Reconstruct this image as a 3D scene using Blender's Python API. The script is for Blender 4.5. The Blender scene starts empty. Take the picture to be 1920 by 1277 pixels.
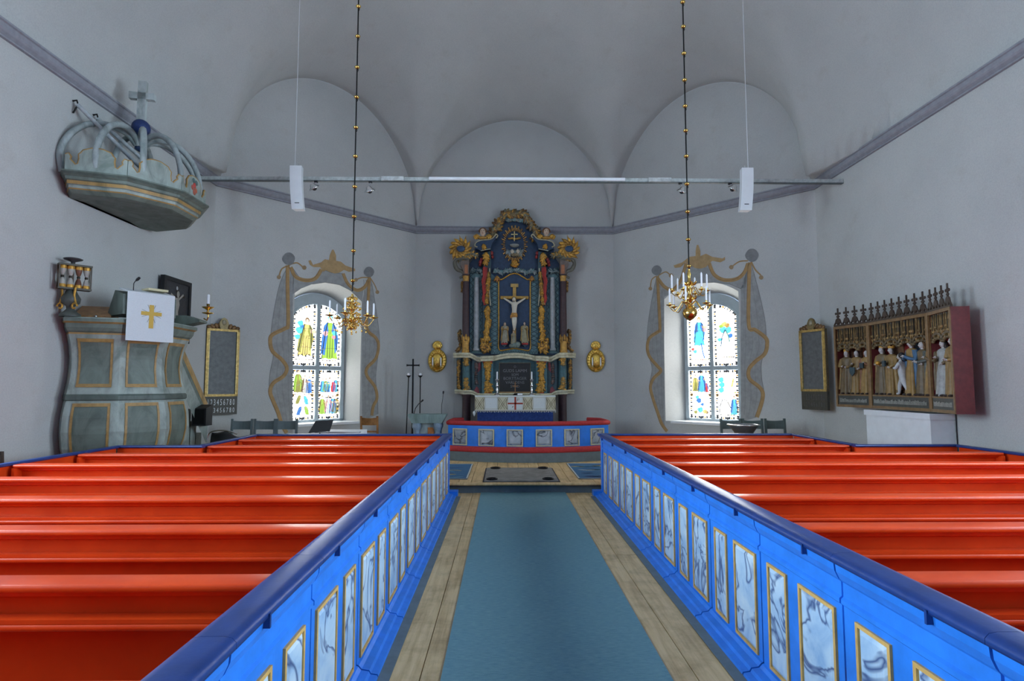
import bpy, bmesh, math, random
from mathutils import Vector, Matrix
random.seed(7)
R = math.radians
# ---------------------------------------------------------------- camera
F, CX, CZ = 1100.0, -0.36, 1.75
PITCH, YAW = math.atan(84/1100), math.atan(15/1100)
SC = bpy.context.scene
COL = SC.collection
CAMPOS = Vector((CX, 0, CZ))
FWD = Vector((math.sin(YAW)*math.cos(PITCH), math.cos(YAW)*math.cos(PITCH), math.sin(PITCH)))
RGT = Vector((math.cos(YAW), -math.sin(YAW), 0))
UPV = RGT.cross(FWD)
cd = bpy.data.cameras.new('camera'); cam = bpy.data.objects.new('camera', cd); COL.objects.link(cam)
cam.matrix_world = Matrix.Translation(CAMPOS) @ Matrix((RGT, UPV, -FWD)).transposed().to_4x4()
cd.sensor_width = 36.0; cd.lens = F/1920*36; cd.clip_start = 0.05; cd.clip_end = 200
SC.camera = cam
def ray(px, py): return FWD*F + RGT*(px-960) - UPV*(py-638.5)
def onx(px, py, x): d = ray(px, py); return CAMPOS + d*((x-CX)/d.x)
def ony(px, py, y): d = ray(px, py); return CAMPOS + d*(y/d.y)
def onz(px, py, z): d = ray(px, py); return CAMPOS + d*((z-CZ)/d.z)
def onp(px, py, P, N): d = ray(px, py); return CAMPOS + d*((Vector(P)-CAMPOS).dot(N)/d.dot(N))
# ---------------------------------------------------------------- world, light, exposure
XL, XR, YB, ZC = -6.2, 6.05, -5.0, 5.87
PW = [Vector((XL, YB, 0)), Vector((XL, 11.7, 0)), Vector((-2.7, 15.4, 0)), Vector((2.55, 15.4, 0)), Vector((XR, 11.75, 0)), Vector((XR, YB, 0))]
w = bpy.data.worlds.new('sky'); SC.world = w; w.use_nodes = True
w.node_tree.nodes['Background'].inputs[0].default_value = (0.55, 0.7, 1.0, 1); w.node_tree.nodes['Background'].inputs[1].default_value = 1.0
SC.view_settings.view_transform = 'Standard'; SC.view_settings.look = 'None'
SC.view_settings.gamma = 1.0; SC.view_settings.use_curve_mapping = False
SC.view_settings.exposure = 0.62
try:
    SC.cycles.max_bounces = 8; SC.cycles.diffuse_bounces = 5; SC.cycles.glossy_bounces = 3; SC.cycles.transmission_bounces = 2; SC.cycles.transparent_max_bounces = 6; SC.cycles.caustics_reflective = False; SC.cycles.caustics_refractive = False
except Exception: pass
NAVE_WIN = [(XL, 5.0, -1), (XL, 1.3, -1), (XR, 5.0, 1), (XR, 1.3, 1)]    # side windows of the nave, behind the view
NW_W, NW_Z0, NW_Z1 = 2.0, 1.5, 5.2
def area(name, loc, rot, sx, sy, energy, col):
    l = bpy.data.lights.new(name, 'AREA'); l.shape = 'RECTANGLE'; l.size = sx; l.size_y = sy; l.energy = energy; l.color = col
    o = bpy.data.objects.new(name, l); COL.objects.link(o); o.location = loc; o.rotation_euler = rot; return o
for i, (x, y, s) in enumerate(NAVE_WIN):
    area('window_%s_%s_offscreen' % ('left' if s < 0 else 'right', 'front' if y > 3 else 'rear'), (x+s*0.62, y, (NW_Z0+NW_Z1)/2), (0, R(90)*s, 0), NW_Z1-NW_Z0, NW_W, 400, (0.68, 0.86, 1.0))
GLASS_STRENGTH = 9.5
# ---------------------------------------------------------------- mesh helper
class MB:
    def __init__(s, M=None): s.v = []; s.f = []; s.c = []; s.sm = []; s.M = M or Matrix.Identity(4)
    def add(s, vs, fs, col=(1, 1, 1), smooth=False, M=None):
        n = len(s.v); T = s.M @ M if M is not None else s.M
        s.v += [tuple(T @ Vector(p)) for p in vs]
        for i, f in enumerate(fs):
            s.f.append([n+k for k in f]); s.c.append(pc(col, i)); s.sm.append(smooth)
        return s
    def box(s, x0, x1, y0, y1, z0, z1, col=(1, 1, 1), M=None):
        v = [(x, y, z) for x in (x0, x1) for y in (y0, y1) for z in (z0, z1)]
        return s.add(v, [(0, 1, 3, 2), (4, 6, 7, 5), (0, 4, 5, 1), (2, 3, 7, 6), (0, 2, 6, 4), (1, 5, 7, 3)], col, False, M)
    def prism(s, poly, a, b, axis='y', col=(1, 1, 1), M=None, smooth=False):
        n = len(poly)
        mk = {'y': lambda p, t: (p[0], t, p[1]), 'x': lambda p, t: (t, p[0], p[1]), 'z': lambda p, t: (p[0], p[1], t)}[axis]
        v = [mk(p, a) for p in poly] + [mk(p, b) for p in poly]
        s.add(v, [list(range(n)), list(range(2*n-1, n-1, -1))], col, False, M)
        s.add(v, [(i, (i+1) % n, n+(i+1) % n, n+i) for i in range(n)], col, smooth, M)
        return s
    def flat(s, poly, y, col=(1, 1, 1), M=None):
        return s.add([(p[0], y, p[1]) for p in poly], [list(range(len(poly)))], col, False, M)
    def lathe(s, prof, seg=16, c=(0, 0, 0), col=(1, 1, 1), smooth=True, th0=0.0, M=None, caps=True, sx=1, sy=1):
        v = []; f = []; cl = []
        for r, z in prof:
            for k in range(seg):
                a = th0+2*math.pi*k/seg; v.append((c[0]+r*math.cos(a)*sx, c[1]+r*math.sin(a)*sy, c[2]+z))
        for i in range(len(prof)-1):
            for k in range(seg):
                f.append((i*seg+k, i*seg+(k+1) % seg, (i+1)*seg+(k+1) % seg, (i+1)*seg+k)); cl.append(pc(col, i))
        s.add(v, f, cl, smooth, M)
        if caps:
            s.add(v, [list(range(seg))[::-1], [(len(prof)-1)*seg+k for k in range(seg)]], [cl[0], cl[-1]], False, M)
        return s
    def tube(s, pts, r, seg=8, col=(1, 1, 1), M=None, caps=True, smooth=True):
        pts = [Vector(p) for p in pts]; n = len(pts); v = []; f = []
        t0 = (pts[1]-pts[0]).normalized(); nn = t0.orthogonal().normalized()
        for i, p in enumerate(pts):
            t = ((pts[min(i+1, n-1)]-pts[max(i-1, 0)])).normalized()
            nn = (nn-t*nn.dot(t)).normalized(); b = t.cross(nn); rr = r[i] if isinstance(r, (list, tuple)) else r
            for k in range(seg):
                a = 2*math.pi*k/seg; v.append(p+nn*(math.cos(a)*rr)+b*(math.sin(a)*rr))
        for i in range(n-1):
            for k in range(seg): f.append((i*seg+k, i*seg+(k+1) % seg, (i+1)*seg+(k+1) % seg, (i+1)*seg+k))
        s.add(v, f, col, smooth, M)
        if caps: s.add(v, [list(range(seg))[::-1], [(n-1)*seg+k for k in range(seg)]], col, False, M)
        return s
    def ell(s, c, r, col=(1, 1, 1), seg=12, rings=8, M=None):
        if not isinstance(r, (tuple, list)): r = (r, r, r)
        v = [(c[0], c[1], c[2]-r[2])]; f = []
        for i in range(1, rings):
            a = -math.pi/2+math.pi*i/rings
            for k in range(seg):
                b = 2*math.pi*k/seg; v.append((c[0]+r[0]*math.cos(a)*math.cos(b), c[1]+r[1]*math.cos(a)*math.sin(b), c[2]+r[2]*math.sin(a)))
        v.append((c[0], c[1], c[2]+r[2])); L = len(v)-1
        for k in range(seg):
            f.append((0, 1+(k+1) % seg, 1+k)); f.append((L, L-seg+k, L-seg+(k+1) % seg))
        for i in range(rings-2):
            for k in range(seg):
                a = 1+i*seg; f.append((a+k, a+(k+1) % seg, a+seg+(k+1) % seg, a+seg+k))
        return s.add(v, f, col, True, M)
    def rings(s, rs, col=(1, 1, 1), smooth=True, closed=True, M=None, caps=True):
        n = len(rs[0]); v = [p for r in rs for p in r]; f = []; cl = []
        for i in range(len(rs)-1):
            for k in range(n if closed else n-1):
                f.append((i*n+k, i*n+(k+1) % n, (i+1)*n+(k+1) % n, (i+1)*n+k)); cl.append(pc(col, i))
        s.add(v, f, cl, smooth, M)
        if caps and closed: s.add(v, [list(range(n))[::-1], [(len(rs)-1)*n+k for k in range(n)]], [cl[0], cl[-1]], False, M)
        return s
    def band(s, pts, wd, y0, y1, col=(1, 1, 1), M=None):
        """a flat ribbon of width wd along a 2-D (x,z) polyline, with thickness y0..y1"""
        n = len(pts); L = []; Rr = []
        for i, p in enumerate(pts):
            a = pts[max(i-1, 0)]; b = pts[min(i+1, n-1)]; dx, dz = b[0]-a[0], b[1]-a[1]; l = math.hypot(dx, dz) or 1
            ww = (wd[i] if isinstance(wd, (list, tuple)) else wd)/2
            L.append((p[0]-dz/l*ww, p[1]+dx/l*ww)); Rr.append((p[0]+dz/l*ww, p[1]-dx/l*ww))
        for i in range(n-1): s.prism([L[i], L[i+1], Rr[i+1], Rr[i]], y0, y1, 'y', col, M)
        return s
    def build(s, name, m, parent=None, recalc=True):
        me = bpy.data.meshes.new(name); me.from_pydata(s.v, [], s.f)
        if recalc:
            bm = bmesh.new(); bm.from_mesh(me); bmesh.ops.recalc_face_normals(bm, faces=bm.faces); bm.to_mesh(me); bm.free()
        me.polygons.foreach_set('use_smooth', s.sm)
        ca = me.color_attributes.new('Col', 'FLOAT_COLOR', 'CORNER'); buf = []
        for p, c in zip(me.polygons, s.c): buf += [c[0], c[1], c[2], 1.0]*p.loop_total
        ca.data.foreach_set('color', buf)
        me.materials.append(m); me.update()
        o = bpy.data.objects.new(name, me); COL.objects.link(o)
        if parent is not None: attach(o, parent)
        return o
def pc(col, i): return col[i] if isinstance(col, list) and not isinstance(col[0], (int, float)) else col
def attach(o, parent): o.parent = parent; o.matrix_parent_inverse = parent.matrix_world.inverted()
def thing(name, label, cat, loc=(0, 0, 0), group=None):
    o = bpy.data.objects.new(name, None); COL.objects.link(o); o.location = loc; o.empty_display_size = 0.1
    o.matrix_world = Matrix.Translation(loc); return tag(o, label, cat, group)
def tag(o, label, cat, group=None):
    o['label'] = label; o['category'] = cat
    if group: o['group'] = group
    return o
def struct(o, label=None):
    o['kind'] = 'structure'
    if label: o['label'] = label
    return o
def smooth_path(pts, n=6):
    P = [Vector(p) for p in pts]; out = []
    for i in range(len(P)-1):
        p0, p1, p2, p3 = P[max(i-1, 0)], P[i], P[i+1], P[min(i+2, len(P)-1)]
        for k in range(n):
            t = k/n; out.append(0.5*((2*p1)+(p2-p0)*t+(2*p0-5*p1+4*p2-p3)*t*t+(3*p1-p0-3*p2+p3)*t**3))
    return out+[P[-1]]
def text_mesh(txt, size, M, name, m, parent, ext=0.001, align='CENTER'):
    c = bpy.data.curves.new(name, 'FONT'); c.body = txt; c.size = size; c.extrude = ext; c.align_x = align; c.align_y = 'CENTER'; c.resolution_u = 3
    t = bpy.data.objects.new(name+'_tmp', c); COL.objects.link(t); bpy.context.view_layer.update()
    me = bpy.data.meshes.new_from_object(t.evaluated_get(bpy.context.evaluated_depsgraph_get()))
    bpy.data.objects.remove(t); bpy.data.curves.remove(c)
    me.transform(M); me.materials.clear(); me.materials.append(m)
    o = bpy.data.objects.new(name, me); COL.objects.link(o); attach(o, parent); return o
# ---------------------------------------------------------------- materials
MATS = {}
def nodes(name):
    m = bpy.data.materials.new(name); m.use_nodes = True; nt = m.node_tree; b = nt.nodes['Principled BSDF']
    MATS[name] = m; return m, nt, b
def N(nt, t, **kw):
    n = nt.nodes.new(t)
    for k, v in kw.items():
        if k in n.inputs: n.inputs[k].default_value = v
        else: setattr(n, k, v)
    return n
def ramp(nt, fac, stops):
    r = nt.nodes.new('ShaderNodeValToRGB'); nt.links.new(fac, r.inputs[0]); e = r.color_ramp.elements
    while len(e) < len(stops): e.new(0.5)
    for k, (p, c) in enumerate(stops): e[k].position = p; e[k].color = (c[0], c[1], c[2], 1)
    return r.outputs[0]
def mixc(nt, fac, a, b, mode='MIX'):
    m = nt.nodes.new('ShaderNodeMix'); m.data_type = 'RGBA'; m.blend_type = mode
    for sock, val in ((m.inputs[0], fac), (m.inputs[6], a), (m.inputs[7], b)):
        if isinstance(val, bpy.types.NodeSocket): nt.links.new(val, sock)
        elif isinstance(val, (int, float)): sock.default_value = val
        else: sock.default_value = (val[0], val[1], val[2], 1)
    return m.outputs[2]
def noise(nt, scale, detail=4, rough=0.55, vec=None, dist=0.0):
    n = N(nt, 'ShaderNodeTexNoise', Scale=scale, Detail=detail, Roughness=rough, Distortion=dist)
    if vec is None: vec = N(nt, 'ShaderNodeTexCoord').outputs['Object']
    nt.links.new(vec, n.inputs['Vector']); return n.outputs[0]
def scaled(nt, s, out='Object'):
    mp = N(nt, 'ShaderNodeMapping'); mp.inputs['Scale'].default_value = s; nt.links.new(N(nt, 'ShaderNodeTexCoord').outputs[out], mp.inputs[0]); return mp.outputs[0]
def bump(nt, b, h, st, dist=0.01):
    n = N(nt, 'ShaderNodeBump', Strength=st, Distance=dist); nt.links.new(h, n.inputs['Height']); nt.links.new(n.outputs[0], b.inputs['Normal'])
def vc(name, rough=0.5, metal=0.0, var=0.25, scale=9.0, bmp=0.0, coat=0.0):
    """paint or gilding whose colour is given per piece, with mottling"""
    m, nt, b = nodes(name); at = N(nt, 'ShaderNodeAttribute', attribute_name='Col')
    f = noise(nt, scale, 5, 0.6); k = ramp(nt, f, [(0.3, (1-var,)*3), (0.7, (1+var*0.6,)*3)])
    nt.links.new(mixc(nt, 1.0, at.outputs[0], k, 'MULTIPLY'), b.inputs['Base Color'])
    b.inputs['Roughness'].default_value = rough; b.inputs['Metallic'].default_value = metal; b.inputs['Coat Weight'].default_value = coat
    if bmp: bump(nt, b, noise(nt, scale*3, 4), bmp)
    return m
def solid(name, col, rough=0.5, metal=0.0, var=0.1, scale=6.0, bmp=0.0, bs=40):
    m, nt, b = nodes(name); f = noise(nt, scale, 5, 0.6)
    nt.links.new(ramp(nt, f, [(0.3, [c*(1-var) for c in col]), (0.7, [c*(1+var) for c in col])]), b.inputs['Base Color'])
    b.inputs['Roughness'].default_value = rough; b.inputs['Metallic'].default_value = metal
    if bmp: bump(nt, b, noise(nt, bs, 4), bmp)
    return m
def plaster(name, c1, c2, c3):
    m, nt, b = nodes(name); f = noise(nt, 0.55, 5, 0.6); g = noise(nt, 2.6, 6, 0.65); h = noise(nt, 55, 3, 0.6)
    a = ramp(nt, f, [(0.32, c1), (0.66, c2)]); st = ramp(nt, g, [(0.56, (0, 0, 0)), (0.78, (1, 1, 1))])
    sp = ramp(nt, h, [(0.30, (0.90, 0.90, 0.92)), (0.62, (1.02, 1.02, 1.02))])
    nt.links.new(mixc(nt, 1.0, mixc(nt, mixc(nt, 1.0, st, (0.35,)*3, 'MULTIPLY'), a, c3), sp, 'MULTIPLY'), b.inputs['Base Color'])
    b.inputs['Roughness'].default_value = 0.92; bump(nt, b, noise(nt, 18, 6), 0.15, 0.02); return m
M_WALL = plaster('wall_plaster', (0.475, 0.485, 0.475), (0.545, 0.55, 0.535), (0.40, 0.375, 0.335))
M_CEIL = M_WALL
M_REVEAL = M_WALL
M_CORN = solid('cornice_grey', (0.285, 0.29, 0.325), 0.8, 0, 0.12, 12)
def marble(name, b0, b1, b2, vc_):
    m, nt, b = nodes(name); oi = N(nt, 'ShaderNodeObjectInfo'); tc = N(nt, 'ShaderNodeTexCoord')
    va = N(nt, 'ShaderNodeVectorMath', operation='ADD'); nt.links.new(tc.outputs['Object'], va.inputs[0])
    sc = N(nt, 'ShaderNodeVectorMath', operation='SCALE'); nt.links.new(oi.outputs['Location'], sc.inputs[0]); sc.inputs['Scale'].default_value = 3.7
    nt.links.new(sc.outputs[0], va.inputs[1]); v = va.outputs[0]
    f = noise(nt, 2.3, 3, 0.55, v, 1.3); g = noise(nt, 4.0, 5, 0.6, v, 0.6)
    base = ramp(nt, g, [(0.30, b0), (0.5, b1), (0.68, b2)])
    vein = ramp(nt, f, [(0.455, (0, 0, 0)), (0.492, (1, 1, 1)), (0.54, (0, 0, 0))])
    nt.links.new(mixc(nt, vein, base, vc_), b.inputs['Base Color']); b.inputs['Roughness'].default_value = 0.4; return m
M_MARB = marble('blue_marbling', (0.24, 0.40, 0.62), (0.44, 0.58, 0.72), (0.58, 0.68, 0.76), (0.05, 0.09, 0.22))
M_MARB2 = marble('grey_marbling', (0.22, 0.26, 0.31), (0.36, 0.39, 0.42), (0.48, 0.50, 0.52), (0.03, 0.035, 0.05))
def greenmarble():
    m, nt, b = nodes('green_marbling'); at = N(nt, 'ShaderNodeAttribute', attribute_name='Col')
    f = noise(nt, 4.0, 6, 0.65, scaled(nt, (1, 1, 0.5)), 1.2); k = ramp(nt, f, [(0.35, (0.62, 0.68, 0.66)), (0.5, (1, 1, 1)), (0.66, (1.25, 1.28, 1.3))])
    nt.links.new(mixc(nt, 1.0, at.outputs[0], k, 'MULTIPLY'), b.inputs['Base Color']); b.inputs['Roughness'].default_value = 0.55; return m
M_GREEN = greenmarble()
def planks():
    m, nt, b = nodes('pine_plank'); oi = N(nt, 'ShaderNodeObjectInfo')
    va = N(nt, 'ShaderNodeVectorMath', operation='MULTIPLY_ADD'); nt.links.new(oi.outputs['Random'], va.inputs[0]); va.inputs[1].default_value = (9, 31, 5)
    nt.links.new(scaled(nt, (22, 1.3, 8)), va.inputs[2]); f = noise(nt, 1.0, 6, 0.65, va.outputs[0], 0.6); g = noise(nt, 3.5, 5, 0.7)
    c = ramp(nt, f, [(0.3, (0.55, 0.355, 0.15)), (0.55, (0.74, 0.52, 0.25)), (0.8, (0.82, 0.61, 0.34))])
    d = ramp(nt, g, [(0.30, (0.70, 0.67, 0.62)), (0.55, (1, 1, 1))])
    nt.links.new(mixc(nt, 1.0, c, d, 'MULTIPLY'), b.inputs['Base Color']); b.inputs['Roughness'].default_value = 0.55; bump(nt, b, f, 0.15, 0.004); return m
M_PLANK = planks()
def carpet(name, a, bb, bands=True):
    m, nt, b = nodes(name); f = noise(nt, 1.0, 3, 0.6, scaled(nt, (18, 150, 18))); g = noise(nt, 260, 2)
    c = ramp(nt, f, [(0.32, a), (0.68, bb)]); k = ramp(nt, g, [(0.3, (0.82,)*3), (0.7, (1.12,)*3)])
    nt.links.new(mixc(nt, 1.0, c, k, 'MULTIPLY'), b.inputs['Base Color']); b.inputs['Roughness'].default_value = 0.95; bump(nt, b, g, 0.4, 0.004); return m
M_RUNNER = carpet('runner_weave', (0.125, 0.27, 0.30), (0.215, 0.375, 0.38))
def redpaint():
    m, nt, b = nodes('red_gloss_paint'); f = noise(nt, 3.0, 5, 0.6)
    nt.links.new(ramp(nt, f, [(0.3, (0.62, 0.046, 0.007)), (0.7, (0.76, 0.070, 0.009))]), b.inputs['Base Color'])
    b.inputs['Roughness'].default_value = 0.30; b.inputs['Specular IOR Level'].default_value = 0.28; bump(nt, b, noise(nt, 1.0, 3, 0.5, scaled(nt, (3, 40, 40))), 0.05, 0.004); return m
M_RED = redpaint()
M_BLUE = solid('blue_gloss_paint', (0.022, 0.20, 0.72), 0.38, 0, 0.14, 7, 0.05)
M_CAP = solid('dark_blue_cap_paint', (0.012, 0.042, 0.19), 0.34, 0, 0.2, 9, 0.05)
M_OCHRE = solid('ochre_frame_paint', (0.62, 0.36, 0.10), 0.5, 0, 0.2, 12)
M_GREY = solid('grey_paint', (0.13, 0.165, 0.175), 0.55, 0, 0.15, 8)
M_PAINT = vc('painted_wood', 0.5, 0.0, 0.30, 14, 0.15)
M_GILT = vc('gilded_wood', 0.42, 0.45, 0.45, 22, 0.35)
M_FLATPAINT = vc('flat_paint', 0.85, 0.0, 0.18, 9)
M_CLOTH = vc('cloth', 0.95, 0.0, 0.10, 120, 0.2)
M_BRASS = solid('polished_brass', (0.78, 0.50, 0.14), 0.22, 1.0, 0.2, 20)
M_BRASS_REL = solid('embossed_brass', (0.80, 0.52, 0.12), 0.25, 1.0, 0.25, 18, 0.8, 42)
M_IRON = solid('black_iron', (0.012, 0.012, 0.013), 0.45, 0.6, 0.3)
M_BLACK = solid('black_plastic', (0.010, 0.010, 0.012), 0.5, 0, 0.3)
M_WAX = solid('candle_wax', (0.86, 0.86, 0.90), 0.4, 0, 0.03)
M_SILVER = solid('silver', (0.75, 0.75, 0.76), 0.25, 1.0, 0.1)
M_WHITE = solid('white_paint', (0.78, 0.80, 0.83), 0.5, 0, 0.05)
M_SPK = solid('white_speaker_shell', (0.78, 0.80, 0.83), 0.5, 0, 0.03)
M_WOODB = solid('brown_wood', (0.30, 0.14, 0.045), 0.45, 0, 0.35, 12, 0.1)
M_REDCLOTH = solid('red_velvet', (0.42, 0.028, 0.030), 0.85, 0, 0.2, 30, 0.3, 150)
M_BLUECLOTH = solid('dark_blue_velvet', (0.016, 0.040, 0.17), 0.9, 0, 0.25, 25, 0.3, 150)
M_STONE = solid('grey_limestone', (0.24, 0.225, 0.205), 0.85, 0, 0.28, 7, 0.3, 60)
M_CHROME = solid('chrome', (0.8, 0.8, 0.8), 0.12, 1.0, 0.05)
M_SKIN = vc('figure_paint', 0.5, 0, 0.10, 20)
def emit_vc(name, strength):
    m, nt, b = nodes(name); at = N(nt, 'ShaderNodeAttribute', attribute_name='Col'); nt.links.new(at.outputs[0], b.inputs['Emission Color'])
    b.inputs['Emission Strength'].default_value = strength; b.inputs['Base Color'].default_value = (0.1, 0.1, 0.1, 1); b.inputs['Roughness'].default_value = 0.15; return m
M_GLASS = emit_vc('daylit_leaded_glass', GLASS_STRENGTH)
M_GLASSPAINT = emit_vc('daylit_painted_glass', 1.0)
def clearglass():
    m, nt, b = nodes('clear_glass'); t = N(nt, 'ShaderNodeBsdfTransparent'); g = N(nt, 'ShaderNodeBsdfGlossy', Roughness=0.05); mx = N(nt, 'ShaderNodeMixShader'); mx.inputs[0].default_value = 0.06
    nt.links.new(t.outputs[0], mx.inputs[1]); nt.links.new(g.outputs[0], mx.inputs[2]); nt.links.new(mx.outputs[0], nt.nodes['Material Output'].inputs[0]); return m
M_CLEAR = clearglass()
GOLD = (0.62, 0.33, 0.055); OCH = (0.50, 0.27, 0.06); CREAM = (0.66, 0.62, 0.44); NAVY = (0.020, 0.048, 0.105); TEAL = (0.055, 0.135, 0.155); LTEAL = (0.13, 0.235, 0.25); DTEAL = (0.03, 0.07, 0.085)
MAROON = (0.055, 0.026, 0.030); REDV = (0.48, 0.028, 0.02); BROWN = (0.20, 0.11, 0.045)
# ================================================================ STRUCTURE
WTOP = 9.4
def frame2(a, b):
    u = (b-a).normalized(); n = Vector((-u.y, u.x, 0)); return u, n, (b-a).length
def wallM(a, b):
    """local x along the wall, local y outwards, z up"""
    u, n, L = frame2(a, b); return Matrix(((u.x, n.x, 0, a.x), (u.y, n.y, 0, a.y), (0, 0, 1, 0), (0, 0, 0, 1)))
def arch(x0, x1, zs, zt, n=14):
    """segmental arch points from (x1,zs) over the crown zt to (x0,zs)"""
    xm, h, c = (x0+x1)/2, (x1-x0)/2, zt-zs; rad = (h*h+c*c)/(2*c); a0 = math.asin(h/rad)
    return [(xm+rad*math.sin(a0-2*a0*k/n), zt-rad+rad*math.cos(a0-2*a0*k/n)) for k in range(n+1)]
def opening(x0, x1, z0, zs, zt): return [(x0, z0), (x1, z0)]+arch(x0, x1, zs, zt)
def wall_with_hole(name, a, b, holes, m, depth=0.6):
    bm = bmesh.new(); u, n, L = frame2(a, b); M = wallM(a, b); es = []
    def loop(pts):
        vs = [bm.verts.new(M @ Vector((p[0], 0, p[1]))) for p in pts]
        return [bm.edges.new((vs[i], vs[(i+1) % len(vs)])) for i in range(len(vs))]
    es += loop([(0, 0), (L, 0), (L, WTOP), (0, WTOP)])
    for h in holes: es += loop(h)
    bmesh.ops.triangle_fill(bm, use_beauty=True, use_dissolve=False, edges=es, normal=n)
    me = bpy.data.meshes.new(name); bm.to_mesh(me); bm.free(); me.materials.append(m)
    o = bpy.data.objects.new(name, me); COL.objects.link(o); return struct(o)
def reveal(name, a, b, outer, inner, depth, m, parent):
    M = wallM(a, b); mb = MB(M); mb.rings([[(p[0], 0, p[1]) for p in outer], [(p[0], depth, p[1]) for p in inner]], caps=False, smooth=False)
    return mb.build(name, m, parent, recalc=False)
W1 = dict(a=PW[1], b=PW[2], o=(1.74, 3.46, 0.89, 3.80, 4.13), g=(1.95, 3.27, 0.90, 3.38, 3.70))
W2 = dict(a=PW[3], b=PW[4], o=(1.48, 3.38, 0.89, 3.85, 4.17), g=(1.80, 3.12, 0.90, 3.40, 3.72))
HDEP = 0.55
nave_holes = lambda pos: [opening(y-NW_W/2, y+NW_W/2, NW_Z0, NW_Z1-0.5, NW_Z1) for y in pos]
wl = wall_with_hole('wall_left', PW[0], PW[1], nave_holes([5.0-YB, 1.3-YB]), M_WALL)
wal = wall_with_hole('wall_apse_left', PW[1], PW[2], [opening(*W1['o'])], M_WALL)
wc = wall_with_hole('wall_apse_center', PW[2], PW[3], [], M_WALL)
war = wall_with_hole('wall_apse_right', PW[3], PW[4], [opening(*W2['o'])], M_WALL)
wr = wall_with_hole('wall_right', PW[4], PW[5], nave_holes([11.75-5.0, 11.75-1.3]), M_WALL)
wb = wall_with_hole('wall_back', PW[5], PW[0], [], M_WALL)
# cornice round the room: a painted plaster moulding with two fillets
prof = [(0, 5.775), (-0.035, 5.78), (-0.035, 5.80), (-0.02, 5.81), (-0.055, 5.845), (-0.07, 5.87), (-0.07, 5.93), (-0.09, 5.94), (-0.09, 5.965), (0, 5.97)]
def mitre(i, d):
    a, b, c = PW[(i-1) % 6], PW[i], PW[(i+1) % 6]; _, n1, _ = frame2(a, b); _, n2, _ = frame2(b, c)
    t = (n1+n2).normalized(); return b + t*(d/t.dot(n1))
for i in range(5):
    mb = MB(); mb.rings([[tuple(mitre(i, p[0])+Vector((0, 0, p[1]))) for p in prof], [tuple(mitre(i+1, p[0])+Vector((0, 0, p[1]))) for p in prof]], smooth=False)
    struct(mb.build('trim_%d' % (i+1), M_CORN))
# vaulted ceiling: octagonal pavilion vault over the apse, barrel over the nave, lunettes over every wall
XM, YC, INR, HV, Z0 = (XL+XR)/2, 9.28, 6.125, 4.6, 5.95
walls_l = []
for i in (1, 2, 3):
    u, n, L = frame2(PW[i], PW[i+1]); walls_l.append((PW[i], u, n, L, L/2, L/2-0.06, 2.95))
def ceil_z(x, y):
    p = Vector((x, y, 0)); c = Vector((XM, YC, 0)); t = abs(x-XM)/INR; tp_ = t**9
    if y > YC:
        for i in (1, 2, 3):
            u, n, L = frame2(PW[i], PW[i+1]); d0 = n.dot(PW[i]-c); ti = max(0.0, n.dot(p-c)/d0); tp_ += ti**9; t = max(t, ti)
    t = min(max(t, tp_**(1/9)), 1); z = Z0+HV*math.sqrt(max(0, 1-t*t))
    for a, u, n, L, s0, hw, hl in walls_l:
        s = (p-a).dot(u)-s0; d = -(p-a).dot(n)
        if abs(s) < hw and d < 6: zl = Z0+hl*math.sqrt(1-(s/hw)**2)+0.04*min(d, 3.0); k_ = 2.2; h_ = max(0.0, k_-abs(z-zl))/k_; fd = max(0.0, 1-max(d, 0)/6.0); fd = fd*fd*(3-2*fd)*(1-(s/hw)**2)**.2; z = max(z, zl)+h_*h_*k_*0.25*fd
    return z
mb = MB(); rows = []
NT = 44
tv = [1-(1-k/NT)**2*1.0 for k in range(NT+1)]          # dense at the wall
for j in range(75):
    y = YB+(YC-YB)*j/74; left = [(XM-INR+0.001)+(INR)*(math.sin(math.pi/2*k/NT)**2 if False else (k/NT)**1.7) for k in range(NT+1)]
    rows.append([(x, y, ceil_z(x, y)) for x in left]+[(2*XM-x, y, ceil_z(2*XM-x, y)) for x in left[-2::-1]])
mb.rings(rows, closed=False, caps=False)
# apse: fan of rays from the centre to the wall outline
outl = []
for a, b, n in ((Vector((XR, YC, 0)), PW[4], 14), (PW[4], PW[3], 44), (PW[3], PW[2], 44), (PW[2], PW[1], 44), (PW[1], Vector((XL, YC, 0)), 14)):
    outl += [a.lerp(b, k/n) for k in range(n)]
outl.append(Vector((XL, YC, 0))); cc = Vector((XM, YC, 0)); fan = []
for p in outl:
    fan.append([tuple((q := cc.lerp(p, min(0.9995, 1-(1-k/NT)**1.7))).to_2d())+(ceil_z(q.x, q.y),) for k in range(NT+1)])
mb.rings(fan, closed=False, caps=False)
struct(mb.build('ceiling', M_CEIL))
shade_slab = struct(MB().box(XL+.01, XR-.01, YB+.01, -0.6, 3.05, 3.25, (0.5, 0.5, 0.5)).build('ceiling_added_shade', M_WHITE), 'added unseen slab over the west end shading the near pews')  # slab added out of view behind the camera to darken the near pews
MB().box(XL+.01, XR-.01, -0.68, -0.6, 3.05, 4.1).build('added_shade_front', M_BLUE, shade_slab)  # upright front of the added slab, unseen, blocks light too
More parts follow.
